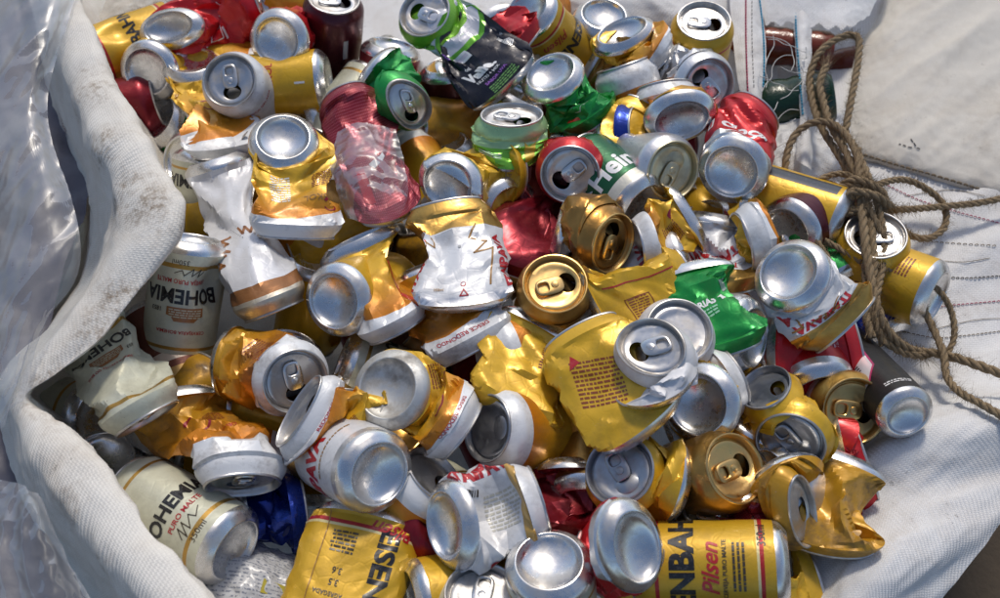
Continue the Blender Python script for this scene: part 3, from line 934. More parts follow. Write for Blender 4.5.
sc('green crumpled can with a round silver base, upper centre', 'green', ('b',550,72,34,115,48), ('l',594,122,0,-55,104), dents=5, full=113, flat=[(-70,40,20)], decals=[('poly',-6,46,[(-8,-3),(-2,0),(0,5),(3,0),(9,2),(2,-3),(3,-8),(-2,-4)],20,(0.35,0.55,0.42)),('line',-8,60,[(-9,0),(-4,3),(0,0),(5,3),(10,0)],1.2,10,(0.4,0.6,0.45)),('rect',10,76,14,6,0,(0.5,0.03,0.01)),('line',-2,36,[(-16,0),(0,2),(16,0)],.6,0,(0.4,0.6,0.45))])
sc('green can with a pinched teardrop lid, upper left of centre', 'green', ('l',412,107,30,-30,32), ('b',372,68,10,140,104), dents=4, full=112, eA={'sq':[(40,.72)],'bow':[(130,.28)]}, rot=(-75,0), decals=[('poly',-16,36,[(-5,-6),(5,-5),(4,6),(-5,5)],0,(0.45,0.02,0.02)),('rect',-20,54,10,8,20,(0.03,0.06,0.35)),('rect',-20,58,10,2,20,W),('text','350ml',12,40,6,20,(0.3,0.55,0.35)),('poly',-4,62,[(-7,-3),(0,-6),(7,0),(0,6)],0,(0.25,0.6,0.05))])
sc('black, white and green juice can with a silver lid, upper centre', 'delv', ('l',424,12,38,125,36), ('b',508,88,14,-48,115), flat=[(0,0,11)], dents=2, slack=1.08, eB={'sq':[('z',.4)]}, rot=(150,0),
   decals=[('text','Valle.',-2,33,17,8,W,{'bold':.05}),('text','del',-8,46,7,8,W),('text','NUTRI + MIX',0,23,5,6,W),('text','SABOR UVA',4,16,5,6,(0.40,0.16,0.60)),('block',6,7,30,10,6,4,(0.20,0.42,0.12)),('poly',-20,68,[(-9,-3),(0,-6),(9,-3),(10,3),(2,7),(-8,4)],0,PUR),('rect',2,66,18,12,0,W),('rect',2,66,14,5,0,(0.6,0.55,0.62)),('poly',-16,86,[(-8,-4),(4,-5),(9,3),(-3,5)],0,(0.60,0.60,0.62)),('bars',44,40,20,10,90,W)])
sc('red can showing white script behind the black juice can', 'coke', ('b',476,18,6,120,100), ('l',520,56,8,-40,98), flat=[(0,0,9)], dents=2, eA={'sq':[('z',.4)]}, eB={'sq':[('z',.4)]}, decals=[('text','Coca',4,44,20,60,W,{'shear':.4,'bold':.03})])
bc('yellow can with a red band and black lettering at the top edge', 'eisen', ('b',526,10,26,135,48), dents=1, decals=[('text','Pilsen',0,24,13,0,INKRED,{'shear':.35}),('text','EISENBAHN',0,44,18,0,BLK,{'bold':.04}),('rect',36,42,26,34,0,(0.62,0.60,0.52)),('block',46,60,22,30,90,9,INK)])
bc('yellow can with an oval silver base and wide white fold, top centre', 'skol', ('b',622,30,22,105,56), ('l',652,62,4,-50,112), dents=4, full=112, eA={'sq':[(115,.8)]})
bc('can with a red lettered band peeping out at the very top, right of centre', 'itai', ('b',604,14,-8,80,50), L=80, decals=[('text','ITAIPAVA',0,16,10,0,INKRED,{'bold':.06})])
bc('upright yellow can with a silver open lid at the top right of the heap', 'eisen', ('l',704,20,34,82,46), L=112, rot=(0,0), decals=[('text','EISENBAHN',-14,40,16,0,BLK,{'bold':.03})])
bc('silver can with an open lid turned right below the upright yellow can', 'silver', ('l',709,86,24,-15,26), ('b',664,70,-6,160,105), dents=3, full=112, rot=(135,0))
bc('yellow can wrapped over a mirror-bright oval base, upper right', 'skolo', ('b',682,121,44,-65,34), ('l',664,86,22,100,102), dents=3, full=112, eA={'sq':[(100,.85)]}, flat=[(0,0,24)])
bc('grey can with a closed pale gold lid, upper right', 'palesilver', ('c',674,171,34,-15,34), L=88, dents=1, rot=(60,0))
sc('red can with white script crumpled round a broad silver base, right', 'cokes', ('b',731,172,40,-130,22), ('l',756,112,22,50,118), dents=1, slack=1.1, facet=.6, flat=[(0,0,20)], decals=[('text','Coca',-4,38,22,10,W,{'shear':.35,'bold':.03}),('rect',-36,34,7,14,0,W),('rect',-36,34,2.4,9,0,RED),('line',-2,24,[(-20,-4),(-8,0),(6,-2),(22,6)],2.2,25,W)])
bc('dark green can with big white letters and a cream end, right of centre', 'dgreen', ('b',643,208,10,-38,62), L=92, dents=1, decals=[('text','Heineken',38,36,27,0,W,{'bold':.03})])
sc('blue and silver crushed can under the yellow wrapped one', 'blue', ('l',640,134,6,10,70), ('b',600,158,-10,195,100), dents=5, full=112, tab=(False,True), decals=[('rect',10,70,40,14,0,(0.6,0.6,0.62)),('poly',-10,40,[(-12,-4),(10,-6),(14,6),(-10,5)],0,(0.6,0.6,0.64))])
bc('small printed yellow piece of can left of the closed gold lid', 'skoly', ('l',658,112,14,60,115), ('b',636,186,6,-110,120), flat=[(0,0,8)], dents=3, slack=1.1, eA={'sq':[('z',.4)]}, eB={'sq':[('z',.4)]}, decals=[print_(0,40,24,26)])
bc('yellow and silver can torn open across the middle, right of centre', 'skol', ('l',634,250,14,190,74), ('b',694,218,14,30,100), flat=[(0,0,14)], dents=5, full=114, tab=(False,True), eB={'sq':[('z',.5)]}, decals=[('rect',20,20,9,12,30,(0.26,0.01,0.03)),print_(0,30,22,20)])
bc('white can with red letters peeping between green and silver cans', 'itai', ('b',716,216,-2,80,96), ('l',724,292,-4,-85,98), flat=[(0,0,13)], dents=3, full=116, decals=[('text','ITAIPAVA',0,42,16,0,INKRED,{'bold':.05}),('text','ITAIPAVA',4,64,12,0,INKRED,{'bold':.05})])
bc('yellow can crushed flat between its two ends like a disc, right', 'skol', ('l',740,244,16,195,72), ('b',764,230,14,20,78), full=112, dents=1, noise_=.5, eA={'sq':[(90,1.05)]})
bc('dark silver base in the shade behind the big white and silver can', 'burg', ('b',785,234,-2,-150,40), L=80)
bc('white can with red lettering and gold edge crushed behind a big clean base, right', 'itai', ('b',788,272,58,135,30), ('l',846,326,38,-45,104), dents=3, slack=1.2, flat=[(-45,20,18)], eB={'sq':[('z',.55)]},
   decals=[('text','ITAIPAVA',4,58,14,0,INKRED,{'bold':.06,'xs':.9}),('line',0,40,[(-14,0),(-4,8),(-10,12),(6,16),(2,6),(16,10)],1.6,0,DGOLD),('text','A',34,36,15,0,INKRED,{'bold':.05}),('line',26,52,[(-8,-8),(0,4),(8,-2)],1.8,40,DGOLD)])
bc('silver can on its side with an upright oval base, right', 'silver', ('b',754,338,26,-10,58), L=84, dents=1, eA={'sq':[(0,.9)]})
sc('green crumpled can with a pale nutrition panel, right of centre', 'green', ('b',686,268,26,105,115), ('l',722,352,22,-75,115), flat=[(0,0,11)], dents=5, slack=1.15, eA={'sq':[('z',.45)]}, eB={'sq':[('z',.45)]}, decals=[('text','CALORIAS',4,46,8,190,W,{'bold':.04}),('rect',-22,40,6,6,20,W),('block',0,56,30,8,190,3,(0.3,0.6,0.4)),('rect',-30,26,8,9,20,(0.12,0.2,0.16)),('rect',26,62,6,3,20,(0.6,0.05,0.03))])
bc('flat yellow can with a printed box, below the bronze can', 'skoly', ('b',598,312,22,-150,120), ('l',692,284,18,25,120), flat=[(0,0,9)], dents=3, slack=1.12, eA={'sq':[('z',.4)]}, eB={'sq':[('z',.4)]}, decals=[print_(4,40,16,20,90),('line',4,40,[(-10,-10),(10,-10),(10,10),(-10,10),(-10,-10)],.8,0,BRT),('line',-20,50,[(0,-30),(0,30)],1.2,0,INKRED)])
bc('big flat yellow can with a square of brown small print, centre', 'skoly', ('l',580,332,40,118,125), ('b',648,428,42,-52,118), flat=[(0,0,8)], dents=1, slack=1.02, eA={'sq':[('z',.5)]}, eB={'sq':[('z',.5)]}, noise_=.5, decals=[print_(-9,50,34,34,-20,BRT,11),('line',34,30,[(-16,-3),(14,-3)],1.2,70,(0.62,0.6,0.5)),('poly',-18,74,[(-4,-4),(6,-2),(3,5)],0,INKRED)])
bc('white can folded over so its dented lid and ring pull face up, centre', 'white', ('l',650,345,80,115,28), ('b',658,390,52,-70,122), dents=2, full=112, eA={'sq':[(60,.85)],'bow':[(120,.16)]}, rot=(200,0))
bc('can whose round open lid shows behind the folded white can', 'white', ('l',680,330,58,55,26), L=90, rot=(200,0), tab=(False,True))
bc('yellow and orange can with a bright dished base, right of centre', 'skol', ('b',697,404,40,-165,24), ('l',732,378,14,25,112), dents=5, full=114, decals=[('rect',6,50,14,12,20,(0.5,0.015,0.02)),print_(24,52,16,24,0,BRT,8)])
bc('yellow can folded into a sharp triangle, left of the big flat yellow can', 'skoly', ('b',546,324,14,60,110), ('l',512,416,8,-115,125), flat=[(0,0,9)], dents=3, slack=1.12, eA={'sq':[('z',.4)]}, eB={'sq':[('z',.4)]}, decals=[print_(-16,30,14,20)])
bc('yellow can with a dark sunken end and white ring, centre', 'skold', ('c',486,428,20,175,48), L=100, dents=2, tab=(False,True))
bc('yellow can whose smooth white neck hangs below the big flat yellow can', 'skol', ('l',598,458,-30,-80,92), L=80, dents=1)
bc('yellow can with a closed grey lid, lower centre', 'skolyd', ('c',619,470,30,140,22), ('b',682,486,8,-15,106), dents=3, full=112, rot=(-60,0), decals=[('text','SKOL',-6,42,11,20,INK,{'bold':.02}),('text','PILSEN',4,32,9,20,INKRED,{'bold':.02})])
bc('gold can with an open gold lid facing right, lower right of centre', 'gold', ('l',736,468,34,15,40), L=92, dents=1, rot=(20,0))
bc('yellow can bent so a closed lid and a torn grey end face up, lower right', 'skolyd', ('c',790,444,24,-105,34), ('l',764,386,28,120,58), dents=3, full=114, flat=[(0,0,20)], rot=(-60,0), tab=(True,False), eB={'sq':[(30,.8)]}, decals=[('text','PILSEN',24,40,10,0,BRT),('poly',4,50,[(-4,-3),(3,-4),(4,3),(-2,4)],0,INK),print_(-10,36,14,8)])
bc('pale can with a gold lid and dark open mouth, right side of the heap', 'goldwhite', ('l',855,411,10,-15,26), L=92, rot=(-10,0))
bc('slim black and white can lying at the right edge of the heap', 'black', ('b',908,416,24,-50,40), L=190, r=22, decals=[('poly',-4,70,[(-46,-50),(0,-46),(12,-30),(18,50),(-46,50)],0,(0.62,0.62,0.64)),('line',-4,70,[(0,-46),(12,-30),(18,50)],1.6,0,(0.45,0.03,0.14)),('text','ona',-12,58,15,0,BLK,{'bold':.02}),('block',-12,44,20,12,0,4,INK),('block',14,10,22,5,0,2,W)])
sc('wide dark red flattened can under the white red-lettered can, right', 'coke', ('b',772,356,2,180,115), ('l',856,344,0,12,115), flat=[(0,0,13)], dents=4, slack=1.1, eA={'sq':[('z',.45)]}, eB={'sq':[('z',.45)]}, decals=[('rect',-8,56,12,12,20,(0.4,0.3,0.3)),('text','Coca',14,40,16,80,(0.66,0.5,0.5),{'shear':.35}),('block',10,70,50,12,0,5,(0.62,0.35,0.38))])
sc('red can with a white ribbed end tucked under the bent yellow can', 'cokes', ('b',820,396,-6,-70,55), L=70, dents=1)
bc('silver can with a brown mirror-like oval base, lower right', 'silver', ('b',768,482,8,170,36), L=86, eA={'sq':[(20,.8)]})
bc('yellow crumpled can with a torn grey rim at the lower right edge', 'dirty', ('l',804,512,28,-15,60), ('b',780,474,10,120,120), dents=2, slack=1.2, flat=[(10,80,15)], eA={'sq':[(10,.6)]}, tab=(False,True), decals=[('rect',-20,60,8,20,10,(0.24,0.012,0.03))])
bc('brown stained yellow can folded at the right end of the heap', 'dirty', ('b',838,456,-2,70,115), ('l',828,545,-6,-100,140), flat=[(10,75,13)], dents=2, slack=1.08, eA={'sq':[('z',.45)]}, eB={'sq':[('z',.45)]}, noise_=.6)
sc('flat red can with white script poking out at the lower right', 'coke', ('b',838,468,-14,190,98), ('l',866,458,-10,15,98), flat=[(0,0,8)], dents=3, eA={'sq':[('z',.35)]}, eB={'sq':[('z',.35)]}, full=100, decals=[('text','Coca',2,44,16,90,W,{'shear':.4})])
bc('yellow can with bold black lettering and red band at the bottom edge', 'eisen', ('b',788,564,14,0,93), L=116, dents=0, decals=[('text','350ml',22,9,8,0,BLK),('text','EISENBAHN',-2,66,23,0,BLK,{'bold':.04}),('text','Pilsen',-4,46,16,0,INKRED,{'shear':.35,'bold':.02}),('text','CERVEJA PURO MALTE',-4,36,4.2,0,INK),('block',-2,26,34,10,0,3,INK)])
sc('red can crushed behind an oval silver base, bottom centre', 'cokes', ('b',638,547,66,-12,40), ('l',596,556,-6,185,125), dents=2, full=112, facet=.6, eA={'sq':[(20,.82)]}, decals=[('rect',-14,40,12,7,20,W),('line',8,44,[(-14,0),(-4,6),(8,2)],2.4,30,W)])
bc('cream can standing upside down with a broad silver base, bottom centre', 'bohe', ('b',549,560,44,95,36), decals=[('text','BOHEMIA',0,44,15,0,BLK,{'bold':.03})])
bc('cream can with a gold lid cut by the bottom edge', 'bohe', ('l',482,592,24,88,36), L=90, rot=(-100,0))
bc('white can with red lettering along its top and a hollow oval base, lower centre', 'itaiw', ('b',444,526,34,190,54), ('l',540,500,24,18,96), dents=2, slack=1.3, eA={'sq':[(10,.9)]}, push=[(492,505,34,22,10)], decals=[('text','ITAIPAVA',-40,48,17,90,INKRED,{'bold':.06}),('bars',-24,24,14,6,90,INK),('block',-6,56,24,30,90,9,(0.45,0.44,0.38)),('rect',40,40,6,14,0,INKRED),('rect',0,84,200,12,0,GOLD)])
bc('yellow can in the gap below the boxy yellow can', 'skoly', ('b',408,604,-8,-170,76), L=100, dents=1, decals=[print_(-10,40,14,20)])
bc('can with a white end behind the base of the red lettered can', 'skol', ('l',436,474,6,45,58), L=84, tab=(False,True))
sc('dark red crumpled can between the white and grey lidded cans', 'dred', ('b',572,462,-12,90,100), ('l',574,532,-14,-90,100), flat=[(0,0,9)], dents=5, full=114)
bc('olive gold can in the dark gap below the grey lidded can', 'gold', ('b',588,506,-14,-100,60), L=80)
bc('brown banded can end above the bottom right lettered can', 'brown', ('l',718,512,6,85,64), L=80)
bc('yellow folded can poking out under the bottom right lettered can', 'skoly', ('l',822,596,-26,10,110), ('b',760,612,-26,188,110), flat=[(-70,60,9)], dents=3, slack=1.1, eA={'sq':[('z',.35)]}, eB={'sq':[('z',.35)]})
bc('smooth golden yellow can lying under the rope, right', 'skoly', ('b',848,224,-4,-18,80), L=100, decals=[('rect',30,50,14,70,0,(0.03,0.035,0.05))])
bc('upright yellow can with an open lid right of the rope', 'skoly', ('l',876,234,14,75,40), L=84, rot=(190,0))
bc('yellow can lying on the sack right of the rope', 'skoly', ('b',938,297,-12,-22,76), L=108, dents=1, decals=[print_(16,30,20,26),('text','SKOL',-4,60,10,0,BRT)])
bc('green can half hidden under the rope, right', 'green', ('b',842,286,-34,-60,80), L=70, dents=1)
sc('small blue scrap of can under the rope', 'blue', ('b',884,345,-62,-60,76), L=60, dents=2)
sc('pink speckled can squeezed below the gold lid, lower right', 'dots', ('b',742,494,-6,80,100), ('l',748,530,-12,-90,100), flat=[(0,0,10)], dents=4, full=112)
bc('gold foil-like folded can between the green and white ones, top', 'gold', ('b',590,64,-22,150,110), ('l',640,86,-20,-20,120), flat=[(-70,30,10)], dents=2, slack=1.2, eA={'sq':[('z',.4)]}, eB={'sq':[('z',.4)]})
bc('yellow crushed can with a red star mark below the upright yellow can', 'skoly', ('b',646,62,-8,185,115), ('l',696,66,-8,5,120), flat=[(0,0,9)], dents=3, slack=1.2, eA={'sq':[('z',.4)]}, eB={'sq':[('z',.4)]}, decals=[('poly',0,50,[(-6,-4),(0,0),(6,-4),(3,2),(7,7),(0,5),(-5,8),(-3,1)],0,(0.5,0.02,0.06)),print_(-14,34,20,20,90)])
bc('yellow can seen between the dark silver base and the green can', 'skol', ('b',812,240,-24,30,60), L=80)
bc('white can seen edge-on below the torn yellow can', 'itai', ('b',690,256,-6,20,90), L=90, dents=2, decals=[('text','ITAIPAVA',0,40,14,0,INKRED,{'bold':.05})])
bc('orange can deep in the shade left of the large flattened yellow can', 'skolo', ('b',184,196,-56,120,60), L=80)
bc('yellow can deep in the gap beside the twisted tall can', 'skoly', ('b',320,262,-30,80,70), L=90, dents=2)
sc('dark red can deep below the black juice can', 'dred', ('b',392,44,-16,80,75), L=95)
sc('burgundy can half hidden between the pinched green lid and the black juice can', 'burg', ('b',448,64,-22,100,70), L=100)
bc('golden can in the gap under the tip of the black juice can', 'gold', ('b',520,92,-30,60,75), L=95)
sc('dark red can deep below the pinched green lid', 'dred', ('b',442,142,-38,100,60), L=80, dents=2)
bc('cream can with dark lettering in the gap left of the worn white base', 'bohe', ('b',340,362,-34,160,84), L=95, decals=[('text','PURO MALTE',0,34,15,0,BLK,{'bold':.04})])

DG = 'cans buried deep in the dark gaps of the heap'
rf = random.Random(8)
for q_, (x_, y_) in enumerate([(205,45),(262,64),(300,120),(345,236),(408,132),(150,98),(292,252),(240,160),(420,232),(500,96),(560,60),(84,408),(180,120),(250,200),(320,215),(400,245),(330,150),(290,60),(120,440),(150,470),(200,390),(260,420),(300,470),(400,330),(470,380),(330,520),(420,450),(470,520),(520,460),(560,420),(480,280),(540,200),(620,140),(600,60),(520,60),(450,70),(400,40),(640,200),(700,230),(690,320),(660,440),(720,440),(700,500),(760,430),(600,520),(760,540),(760,220),(820,290),(800,400),(360,10),(240,140),(580,330),(210,110),(300,180),(350,260),(440,210),(480,130),(560,120),(610,90),(660,160),(690,200),(720,260),(640,310),(600,440),(640,520),(700,540),(430,500),(390,540),(520,560),(600,570),(300,420),(350,440),(460,420),(780,350),(790,460)]):
    can('beer_can', rf.choice(['skol','bohe','skoly','dred','skolo','gold','skolo','dirty','brown']), (rf.choice('bbl'), x_ + rf.uniform(-14,14), y_ + rf.uniform(-14,14), rf.uniform(-66,-44), rf.uniform(0,360), rf.uniform(40,100)), None, L=100, dents=2,
        label='can buried in a dark gap between the upper cans', group=DG, tab=(False,False))
# ---------------------------------------------------------------- cloth, plastic, rope, ground
def catmull(pts, n):
    pts = np.asarray(pts, float); m = len(pts)
    ext = np.concatenate([[2 * pts[0] - pts[1]], pts, [2 * pts[-1] - pts[-2]]])
    t = np.linspace(0, m - 1 - 1e-9, n); i = np.floor(t).astype(int); f = t - i
    f = f.reshape(-1, *([1] * (pts.ndim - 1)))
    p0, p1, p2, p3 = ext[i], ext[i + 1], ext[i + 2], ext[i + 3]
    return 0.5 * (2*p1 + (p2 - p0)*f + (2*p0 - 5*p1 + 4*p2 - p3)*f*f + (3*p1 - p0 - 3*p2 + p3)*f**3)

def fold_noise(p, amp, scale, seed, sharp=0.0):
    out = np.zeros(len(p))
    rng = random.Random(seed)
    o = Vector((rng.uniform(0, 50), rng.uniform(0, 50), rng.uniform(0, 50)))
    for i, q in enumerate(p):
        v = Vector(q) * scale + o
        a = noise.noise(v) + 0.5 * noise.noise(v * 2.1)
        if sharp:
            a = (1 - sharp) * a + sharp * (0.7 - 2.2 * abs(noise.noise(v * 1.3 + Vector((9, 3, 1)))) - 1.1 * abs(noise.noise(v * 2.9)))
        out[i] = a
    return out * amp

def sheet(name, grid, nu, nv, mat, parent=None, loc=(0, 0, 0), wrinkle=(), world=False, edge_jag=None, thick=0.0):
    """cloth through a grid of (px,py,z mm) control points; rows then columns"""
    C = np.array([[(at(*q) if not world else np.array(q, float) * 0.001) for q in row] for row in grid])
    S = catmull(C, nu)                       # along rows
    S = np.swapaxes(catmull(np.swapaxes(S, 0, 1), nv), 0, 1)
    du = np.gradient(S, axis=0); dv = np.gradient(S, axis=1)
    N = np.cross(dv, du); N /= np.maximum(1e-9, np.linalg.norm(N, axis=2, keepdims=True))
    if N[..., 2].mean() < 0: N = -N
    flat = S.reshape(-1, 3)
    disp = np.zeros(len(flat))
    for k, w in enumerate(wrinkle):
        amp, sc_, sharp = w[:3]
        q = flat
        if len(w) > 3:                       # stretched along a direction (folds running that way)
            a = R_(w[3]); d = np.array([math.cos(a), math.sin(a), 0])
            q = flat - np.outer(flat @ d, d) * 0.8
        disp += fold_noise(q, amp * 0.001, sc_, k * 17 + len(name), sharp)
    S = S + (disp.reshape(nu, nv)[..., None]) * N
    lu = np.concatenate([[0], np.cumsum(np.linalg.norm(np.diff(S, axis=0), axis=2).mean(1))])
    lv = np.concatenate([[0], np.cumsum(np.linalg.norm(np.diff(S, axis=1), axis=2).mean(0))])
    F, UV = [], []
    for i in range(nu - 1):
        for j in range(nv - 1):
            F.append((i*nv+j, i*nv+j+1, (i+1)*nv+j+1, (i+1)*nv+j))
            UV += [(lu[i], lv[j]), (lu[i], lv[j+1]), (lu[i+1], lv[j+1]), (lu[i+1], lv[j])]
    if edge_jag:
        keep = edge_jag(nu, nv)
        F2, UV2 = [], []
        for q, f in enumerate(F):
            i, j = divmod(q, nv - 1)
            if keep(i, j): F2.append(f); UV2 += UV[4*q:4*q+4]
        F, UV = F2, UV2
    o = mesh_obj(name, S.reshape(-1, 3), F, mat, parent, loc, uvs=UV)
    return o, S

def mat_woven(name, col, dirt=0.5, dcol=(0.19, 0.13, 0.075), tape=520.0, stains=()):
    nt = NT(name)
    tc = nt.n('TexCoord')
    sx = nt.n('SeparateXYZ'); nt.l(tc.outputs['UV'], sx.inputs[0])
    nz = nt.noise(tc.outputs['UV'], 60, 2, 0.5)
    wob = nt.math('MULTIPLY', nz, 2.2)
    def tapes(ch):
        t = nt.math('ADD', nt.math('MULTIPLY', ch, tape), wob)
        s = nt.math('ABSOLUTE', nt.math('SUBTRACT', nt.math('FRACT', t), 0.5))
        return s, nt.math('FLOOR', t)
    su, iu = tapes(sx.outputs[0]); sv, iv = tapes(sx.outputs[1])
    par = nt.math('FRACT', nt.math('MULTIPLY', nt.math('ADD', iu, iv), 0.5))
    over = nt.math('GREATER_THAN', par, 0.25)
    h = nt.mixf(over, nt.math('SUBTRACT', 0.5, su), nt.math('SUBTRACT', 0.5, sv))
    gap = nt.math('GREATER_THAN', nt.math('MAXIMUM', su, sv), 0.44)
    cmb = nt.n('CombineXYZ'); nt.l(iu, cmb.inputs[0]); nt.l(iv, cmb.inputs[1])
    wn = nt.n('TexWhiteNoise'); nt.l(cmb.outputs[0], wn.inputs['Vector'])
    P = tc.outputs['Object']
    big = nt.noise(P, 7, 6, 0.65, 0.6); mid = nt.noise(P, 32, 6, 0.72, 0.4); fin = nt.noise(P, 210, 4, 0.7)
    c = nt.mix(nt.math('MULTIPLY', wn.outputs[0], 0.18), col, tuple(x * 0.80 for x in col))
    c = nt.mix(nt.math('MULTIPLY', gap, 0.35), c, tuple(x * 0.5 for x in col))
    d = nt.math('MULTIPLY', nt.ramp(big, [(0.48, 0.0), (0.72, 1.0)]), nt.ramp(mid, [(0.40, 0.0), (0.66, 1.0)]))
    c = nt.mix(nt.math('MULTIPLY', d, dirt), c, dcol)
    sp = nt.math('MULTIPLY', nt.ramp(fin, [(0.60, 0.0), (0.68, 1.0)]), nt.ramp(mid, [(0.55, 0.0), (0.66, 1.0)]))
    c = nt.mix(nt.math('MULTIPLY', nt.ramp(nt.noise(P, 14, 5, 0.7, 1.2), [(0.46, 0.0), (0.75, 1.0)]), dirt * 0.55), c, (0.40, 0.29, 0.17))
    c = nt.mix(nt.math('MULTIPLY', sp, min(1.0, dirt * 1.3)), c, (0.05, 0.037, 0.025))
    for (sxp, r) in stains:
        dist = nt.n('VectorMath', operation='DISTANCE'); nt.l(P, dist.inputs[0]); dist.inputs[1].default_value = sxp
        f = nt.ramp(nt.math('DIVIDE', dist.outputs['Value'], r), [(0.0, 1.0), (1.0, 0.0)])
        f = nt.math('MULTIPLY', f, nt.math('MULTIPLY_ADD', nt.ramp(fin, [(0.44, 0.0), (0.60, 1.0)]), nt.ramp(mid, [(0.40, 0.0), (0.62, 1.0)]), nt.math('MULTIPLY', nt.ramp(mid, [(0.36, 0.0), (0.62, 1.0)]), 0.25), clamp=True))
        c = nt.mix(nt.math('MULTIPLY', f, 0.9), c, (0.20, 0.125, 0.06))
    p = nt.n('BsdfPrincipled'); nt.l(c, p.inputs['Base Color']); p.inputs['Roughness'].default_value = 0.55
    p.inputs['Specular IOR Level'].default_value = 0.35
    b = nt.n('Bump'); b.inputs['Strength'].default_value = 0.6; b.inputs['Distance'].default_value = 0.0007
    nt.l(nt.math('ADD', h, nt.math('MULTIPLY', mid, 0.5)), b.inputs['Height']); nt.l(b.outputs[0], p.inputs['Normal'])
    tr = nt.n('BsdfTranslucent'); nt.l(c, tr.inputs[0])
    mx = nt.n('MixShader'); mx.inputs[0].default_value = 0.13
    nt.l(p.outputs[0], mx.inputs[1]); nt.l(tr.outputs[0], mx.inputs[2]); nt.l(mx.outputs[0], nt.out.inputs[0])
    return nt.m

def mat_film(name, clear=0.72, tint=(0.62, 0.63, 0.67), rough=0.3):
    """thin clear polythene: mostly see-through, with gloss and a little milkiness in the creases"""
    nt = NT(name)
    tc = nt.n('TexCoord')
    n1 = nt.noise(tc.outputs['Object'], 28, 3, 0.5, 0.8); n2 = nt.noise(tc.outputs['Object'], 90, 2, 0.5)
    b = nt.n('Bump'); b.inputs['Strength'].default_value = 0.25; b.inputs['Distance'].default_value = 0.0015
    nt.l(nt.math('ADD', n1, nt.math('MULTIPLY', n2, 0.25)), b.inputs['Height'])
    t = nt.n('BsdfTransparent'); t.inputs[0].default_value = (0.93, 0.94, 0.95, 1)
    d = nt.n('BsdfDiffuse'); d.inputs[0].default_value = (*tint, 1); nt.l(b.outputs[0], d.inputs['Normal'])
    g = nt.n('BsdfGlossy'); g.inputs['Roughness'].default_value = rough; nt.l(b.outputs[0], g.inputs['Normal'])
    fr = nt.n('Fresnel'); fr.inputs[0].default_value = 1.45; nt.l(b.outputs[0], fr.inputs['Normal'])
    tl_ = nt.n('BsdfTranslucent'); tl_.inputs[0].default_value = (*tint, 1); nt.l(b.outputs[0], tl_.inputs['Normal'])
    m0 = nt.n('MixShader'); m0.inputs[0].default_value = 0.4; nt.l(d.outputs[0], m0.inputs[1]); nt.l(tl_.outputs[0], m0.inputs[2])
    m1 = nt.n('MixShader'); nt.l(nt.math('MULTIPLY_ADD', nt.ramp(n1, [(0.42, 0.0), (0.72, 1.0)]), 0.35 * (1 - clear), (1 - clear) * 0.75, clamp=True), m1.inputs[0])
    nt.l(t.outputs[0], m1.inputs[1]); nt.l(m0.outputs[0], m1.inputs[2])
    m2 = nt.n('MixShader'); nt.l(nt.math('MULTIPLY_ADD', fr.outputs[0], 0.22, 0.0, clamp=True), m2.inputs[0])
    nt.l(m1.outputs[0], m2.inputs[1]); nt.l(g.outputs[0], m2.inputs[2]); nt.l(m2.outputs[0], nt.out.inputs[0])
    return nt.m

def mat_plain(name, col, rough=0.6, metallic=0.0, var=0.25, scale=60, bump=0.2):
    nt = NT(name)
    tc = nt.n('TexCoord')
    n1 = nt.noise(tc.outputs['Object'], scale, 5, 0.65); n2 = nt.noise(tc.outputs['Object'], scale * 6, 3, 0.6)
    p = nt.n('BsdfPrincipled')
    nt.l(nt.mix(nt.math('MULTIPLY', nt.math('ADD', n1, n2), var), col, tuple(x * 0.4 for x in col)), p.inputs['Base Color'])
    p.inputs['Roughness'].default_value = rough; p.inputs['Metallic'].default_value = metallic
    b = nt.n('Bump'); b.inputs['Strength'].default_value = bump; b.inputs['Distance'].default_value = 0.002
    nt.l(nt.math('ADD', n1, n2), b.inputs['Height']); nt.l(b.outputs[0], p.inputs['Normal'])
    nt.l(p.outputs[0], nt.out.inputs[0])
    return nt.m

M_SACK = mat_woven('white_woven_polypropylene', (0.80, 0.80, 0.80), 0.45)
M_RIM = mat_woven('stained_woven_polypropylene', (0.68, 0.66, 0.61), 0.75)
M_BEIGE = mat_woven('dusty_beige_woven_cloth', (0.72, 0.68, 0.61), 0.45, tape=700)
M_FILM = mat_film('clear_polythene', 0.74)
M_WRAP = mat_film('thin_clear_wrap', 0.80)

# ---- ground
g = 40.0
gv = [(-g, -g, -0.42), (g, -g, -0.42), (g, g, -0.42), (-g, g, -0.42)]
tag(mesh_obj('ground', gv, [(0, 1, 2, 3)], mat_plain('trodden_earth', (0.085, 0.062, 0.04), 0.9, var=0.5, scale=25, bump=0.6), smooth=False), kind='structure')

